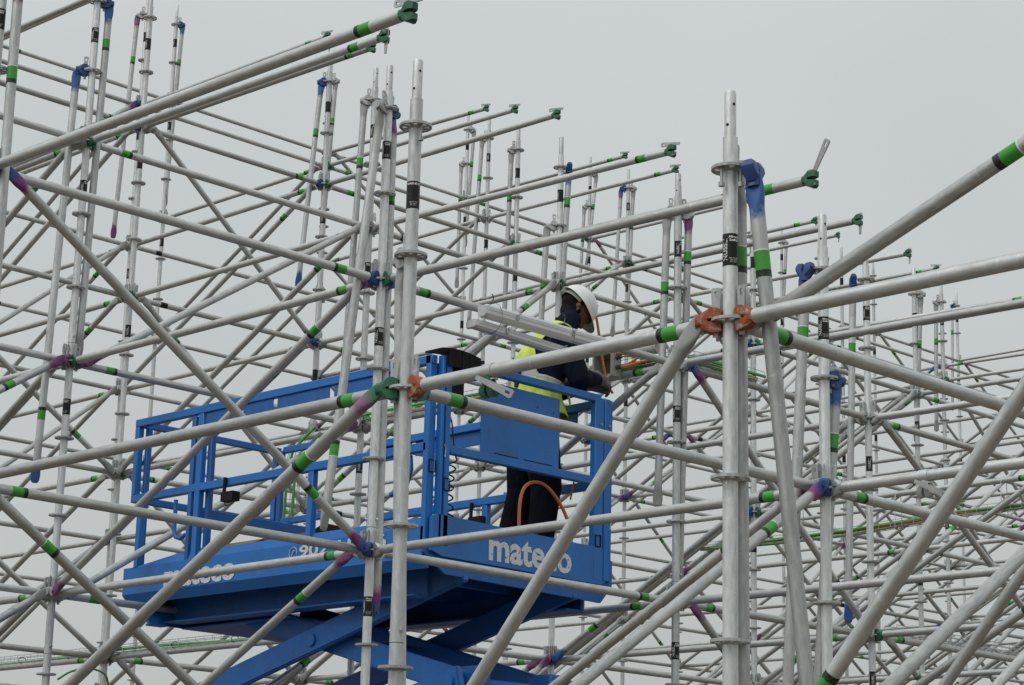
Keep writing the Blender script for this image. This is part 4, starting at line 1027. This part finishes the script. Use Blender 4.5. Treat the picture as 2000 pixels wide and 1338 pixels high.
# vest: shell over the torso, open at neck, arm holes and hem
bm = bmesh.new(); limbs(bm, 0.026, True, False, False)
vm = remesh(bm, 0.012, ['hi-vis yellow', 'reflective band'], 3)
b2 = bmesh.new(); b2.from_mesh(vm)
ax_ = (Vector(J['chest']) - Vector(J['waist'])).normalized()
kill = []
for f in b2.faces:
    c = f.calc_center_median(); k = (c - Vector(J['waist'])).dot(ax_)
    sh = min((c - Vector(J['lsh'])).length, (c - Vector(J['rsh'])).length)
    nk = (c - Vector(J['nk2'])).length
    side = abs(rf(c)[0])
    if k < -0.10 or nk < 0.118 or c.z > 5.12 or (side > 0.125 and k > 0.10 and rf(c)[1] > -0.085) or side > 0.235: kill.append(f)
    f.material_index = 1 if (0.075 < k < 0.155) else 0
bmesh.ops.delete(b2, geom=kill, context='FACES'); bmesh.ops.delete(b2, geom=[v for v in b2.verts if not v.link_faces], context='VERTS')
for _ in range(14):
    bv = [v for v in b2.verts if v.is_boundary]; nw = {v: sum((e.other_vert(v).co for e in v.link_edges if e.is_boundary), Vector()) / max(1, sum(e.is_boundary for e in v.link_edges)) for v in bv}
    for v in bv: v.co = v.co.lerp(nw[v], 0.5)
for v in b2.verts:
    if v.co.z < 4.62: v.co += FV * ((0.05 if rf(v.co)[1] > 0.04 else -0.012) * (4.62 - v.co.z) / 0.12)
b2.to_mesh(vm); b2.free()
vo = obj('vest', vm, per, -PB); sm = vo.modifiers.new('thickness', 'SOLIDIFY'); sm.thickness = 0.004; sm.offset = 1
# vest tail hanging at the front, below the rail
bm = bmesh.new(); add_hull(bm, [bj(x, f, z) for x, f, z in ((0.10, 0.15, 4.66), (0.16, 0.13, 4.66), (0.10, 0.165, 4.66), (0.12, 0.17, 4.545), (0.15, 0.165, 4.55), (0.12, 0.18, 4.55), (0.16, 0.15, 4.62))])
obj('vest_tail', finish(bm, 'hi-vis yellow'), per, -PB)
bm = bmesh.new(); add_hull(bm, [bj(x, f, z) for x, f, z in ((0.10, 0.156, 4.65), (0.168, 0.136, 4.65), (0.105, 0.17, 4.62), (0.168, 0.152, 4.61), (0.09, 0.16, 4.64))])
obj('vest_band', finish(bm, 'reflective band'), per, -PB)
bm = bmesh.new(); add_hull(bm, [bj(x, f, z) for x in (-0.02, 0.03) for f in (-0.125, -0.15) for z in (4.66, 4.78)]); add_tube(bm, [bj(0.0, -0.14, 4.78), bj(0.0, -0.17, 4.84), bj(0.0, -0.165, 4.72)], 0.006, 6); obj('radio', finish(bm, 'black rubber'), per, -PB)
# helmet
HCc = HC + HU * 0.046 - HF * 0.010
bm = bmesh.new(); nu, nv = 32, 10; prev = None
a_lat, a_fb, hh_ = 0.118, 0.140, 0.122
rings = []
for v in range(nv + 1):
    ph = math.pi / 2 * v / nv; ring = []
    for u in range(nu):
        th = 2 * math.pi * u / nu; cl = math.cos(ph) ** 0.8 if v < nv else 0.0
        f = a_fb * math.cos(th) * cl; r = a_lat * math.sin(th) * cl; up_ = hh_ * math.sin(ph)
        ridge = 0.004 * max(0, 1 - abs(r) / 0.022) * math.sin(ph)
        ring.append(bm.verts.new(HCc + HF * f + HR * r + HU * (up_ + ridge)))
    rings.append(ring)
brim = []
for u in range(nu):
    th = 2 * math.pi * u / nu; ex = 0.010 + 0.048 * max(0, math.cos(th)) ** 2.2
    f = (a_fb + ex) * math.cos(th); r = (a_lat + 0.010 + 0.006 * max(0, math.cos(th))) * math.sin(th)
    brim.append(bm.verts.new(HCc + HF * f + HR * r + HU * (-0.006 - 0.016 * max(0, math.cos(th)) + 0.004 * math.cos(2 * th))))
rings.insert(0, brim)
for a, b in zip(rings, rings[1:]):
    for k in range(nu):
        try: bm.faces.new((a[k], a[(k + 1) % nu], b[(k + 1) % nu], b[k]))
        except ValueError: pass
bmesh.ops.remove_doubles(bm, verts=bm.verts, dist=1e-5); bmesh.ops.recalc_face_normals(bm, faces=bm.faces)
he = obj('helmet', finish(bm, ['helmet white', 'helmet inside'], True, 50), per, -PB)
sm = he.modifiers.new('shell', 'SOLIDIFY'); sm.thickness = 0.004; sm.offset = -1; sm.material_offset = 1
bm = bmesh.new(); pts = []
for k in range(13):
    th = math.pi * (0.55 + 0.9 * k / 12); pts.append(HCc + HF * 0.122 * math.cos(th) + HR * 0.105 * math.sin(th) + HU * (-0.012))
for a, b in zip(pts, pts[1:]): add_hull(bm, [x + HU * z_ + (x - HCc).normalized() * d_ for x in (a, b) for z_ in (-0.016, 0.016) for d_ in (0, 0.003)])
obj('harness_band', finish(bm, 'helmet inside'), he)
bm = bmesh.new(); c_ = HCc - HF * 0.128 - HU * 0.016; add_tube(bm, [c_ - HF * 0.012, c_ + HF * 0.010], 0.021, 14); obj('adjusting_knob', finish(bm, 'box grey'), he)
# gloved hands with five bent fingers closing on the cable and box
def hand(s, wr, dirv, palm_n, grip):
    bm = bmesh.new(); w = Vector(wr); d = Vector(dirv).normalized(); n = Vector(palm_n); n = (n - d * n.dot(d)).normalized(); sd = d.cross(n) * s
    blob(bm, w - d * 0.075, w, 0.046, 0.037)
    for k in range(4): blob(bm, w + sd * (0.027 - 0.018 * k) * 0.6, w + d * 0.085 + sd * (0.030 - 0.020 * k), 0.021, 0.0165)
    for k, L in enumerate((0.072, 0.080, 0.074, 0.058)):
        p = w + d * 0.088 + sd * (0.031 - 0.0205 * k); c1, c2 = grip
        q1 = p + (d * math.cos(c1) + n * math.sin(c1)) * L * 0.5; q2 = q1 + (d * math.cos(c1 + c2) + n * math.sin(c1 + c2)) * L * 0.36; q3 = q2 + (d * math.cos(c1 + 1.7 * c2) + n * math.sin(c1 + 1.7 * c2)) * L * 0.28
        blob(bm, p, q1, 0.0115, 0.0105); blob(bm, q1, q2, 0.0105, 0.0098); blob(bm, q2, q3, 0.0098, 0.0088)
    p = w + d * 0.025 + sd * 0.036; q1 = p + (d * 0.7 + sd * 0.55 + n * 0.35).normalized() * 0.042; q2 = q1 + (d * 0.8 + n * 0.75 - sd * 0.1).normalized() * 0.034
    blob(bm, p, q1, 0.0145, 0.0125); blob(bm, q1, q2, 0.0125, 0.0105)
    return remesh(bm, 0.0048, ['glove cloth'], 2)
obj('glove', hand(1, J['rwr'], (-0.22, 0.95, -0.02), (-0.75, -0.1, -0.35), (0.55, 0.8)), per, -PB)
obj('glove', hand(-1, J['lwr'], (0.62, 0.70, -0.10), (0.5, -0.3, -0.6), (0.7, 0.8)), per, -PB)

# ------------------------------------------------------------------ spare wedge couplers clipped to near tubes
def wedge_coupler(label, p, d, col, tilt):
    t_ = thing('wedge_coupler', label, 'coupler', p, 'wedge couplers clipped to tubes', axis_mat(Vector(p), Vector(d)))
    bm = bmesh.new()
    add_tube(bm, [(-0.024, 0, 0), (0.024, 0, 0)], RT + 0.0025, 20)
    add_hull(bm, [(x, y, z) for x in (-0.03, 0.03) for y in (-0.012, 0.012) for z in (-0.034, -0.028)])
    obj('clamp', finish(bm, 'galvanised ledger', True, 30), t_)
    h = obj('wedge_head', ME['head_' + col], t_, mat=Matrix.Translation((0.0, 0, -0.115)) @ Matrix.Rotation(-math.pi / 2, 4, 'Y') @ Matrix.Scale(0.85, 4))
    w = obj('wedge', ME['wedge'], t_, (0.035, -0.03, -0.055)); w.rotation_euler = (0, R3(tilt), R3(10)); w.scale = (1.0, 1, 1.1)
wedge_coupler('green wedge coupler with loose grey wedge hanging before the lift panel', (-1.07, 0.0, Z0), (1, 0, 0), 'green', 118)
wedge_coupler('grey wedge coupler with loose wedge on the tube right of the blue joint', (-0.98, 2.5, Z0), (1, 0, 0), 'bare', 118)
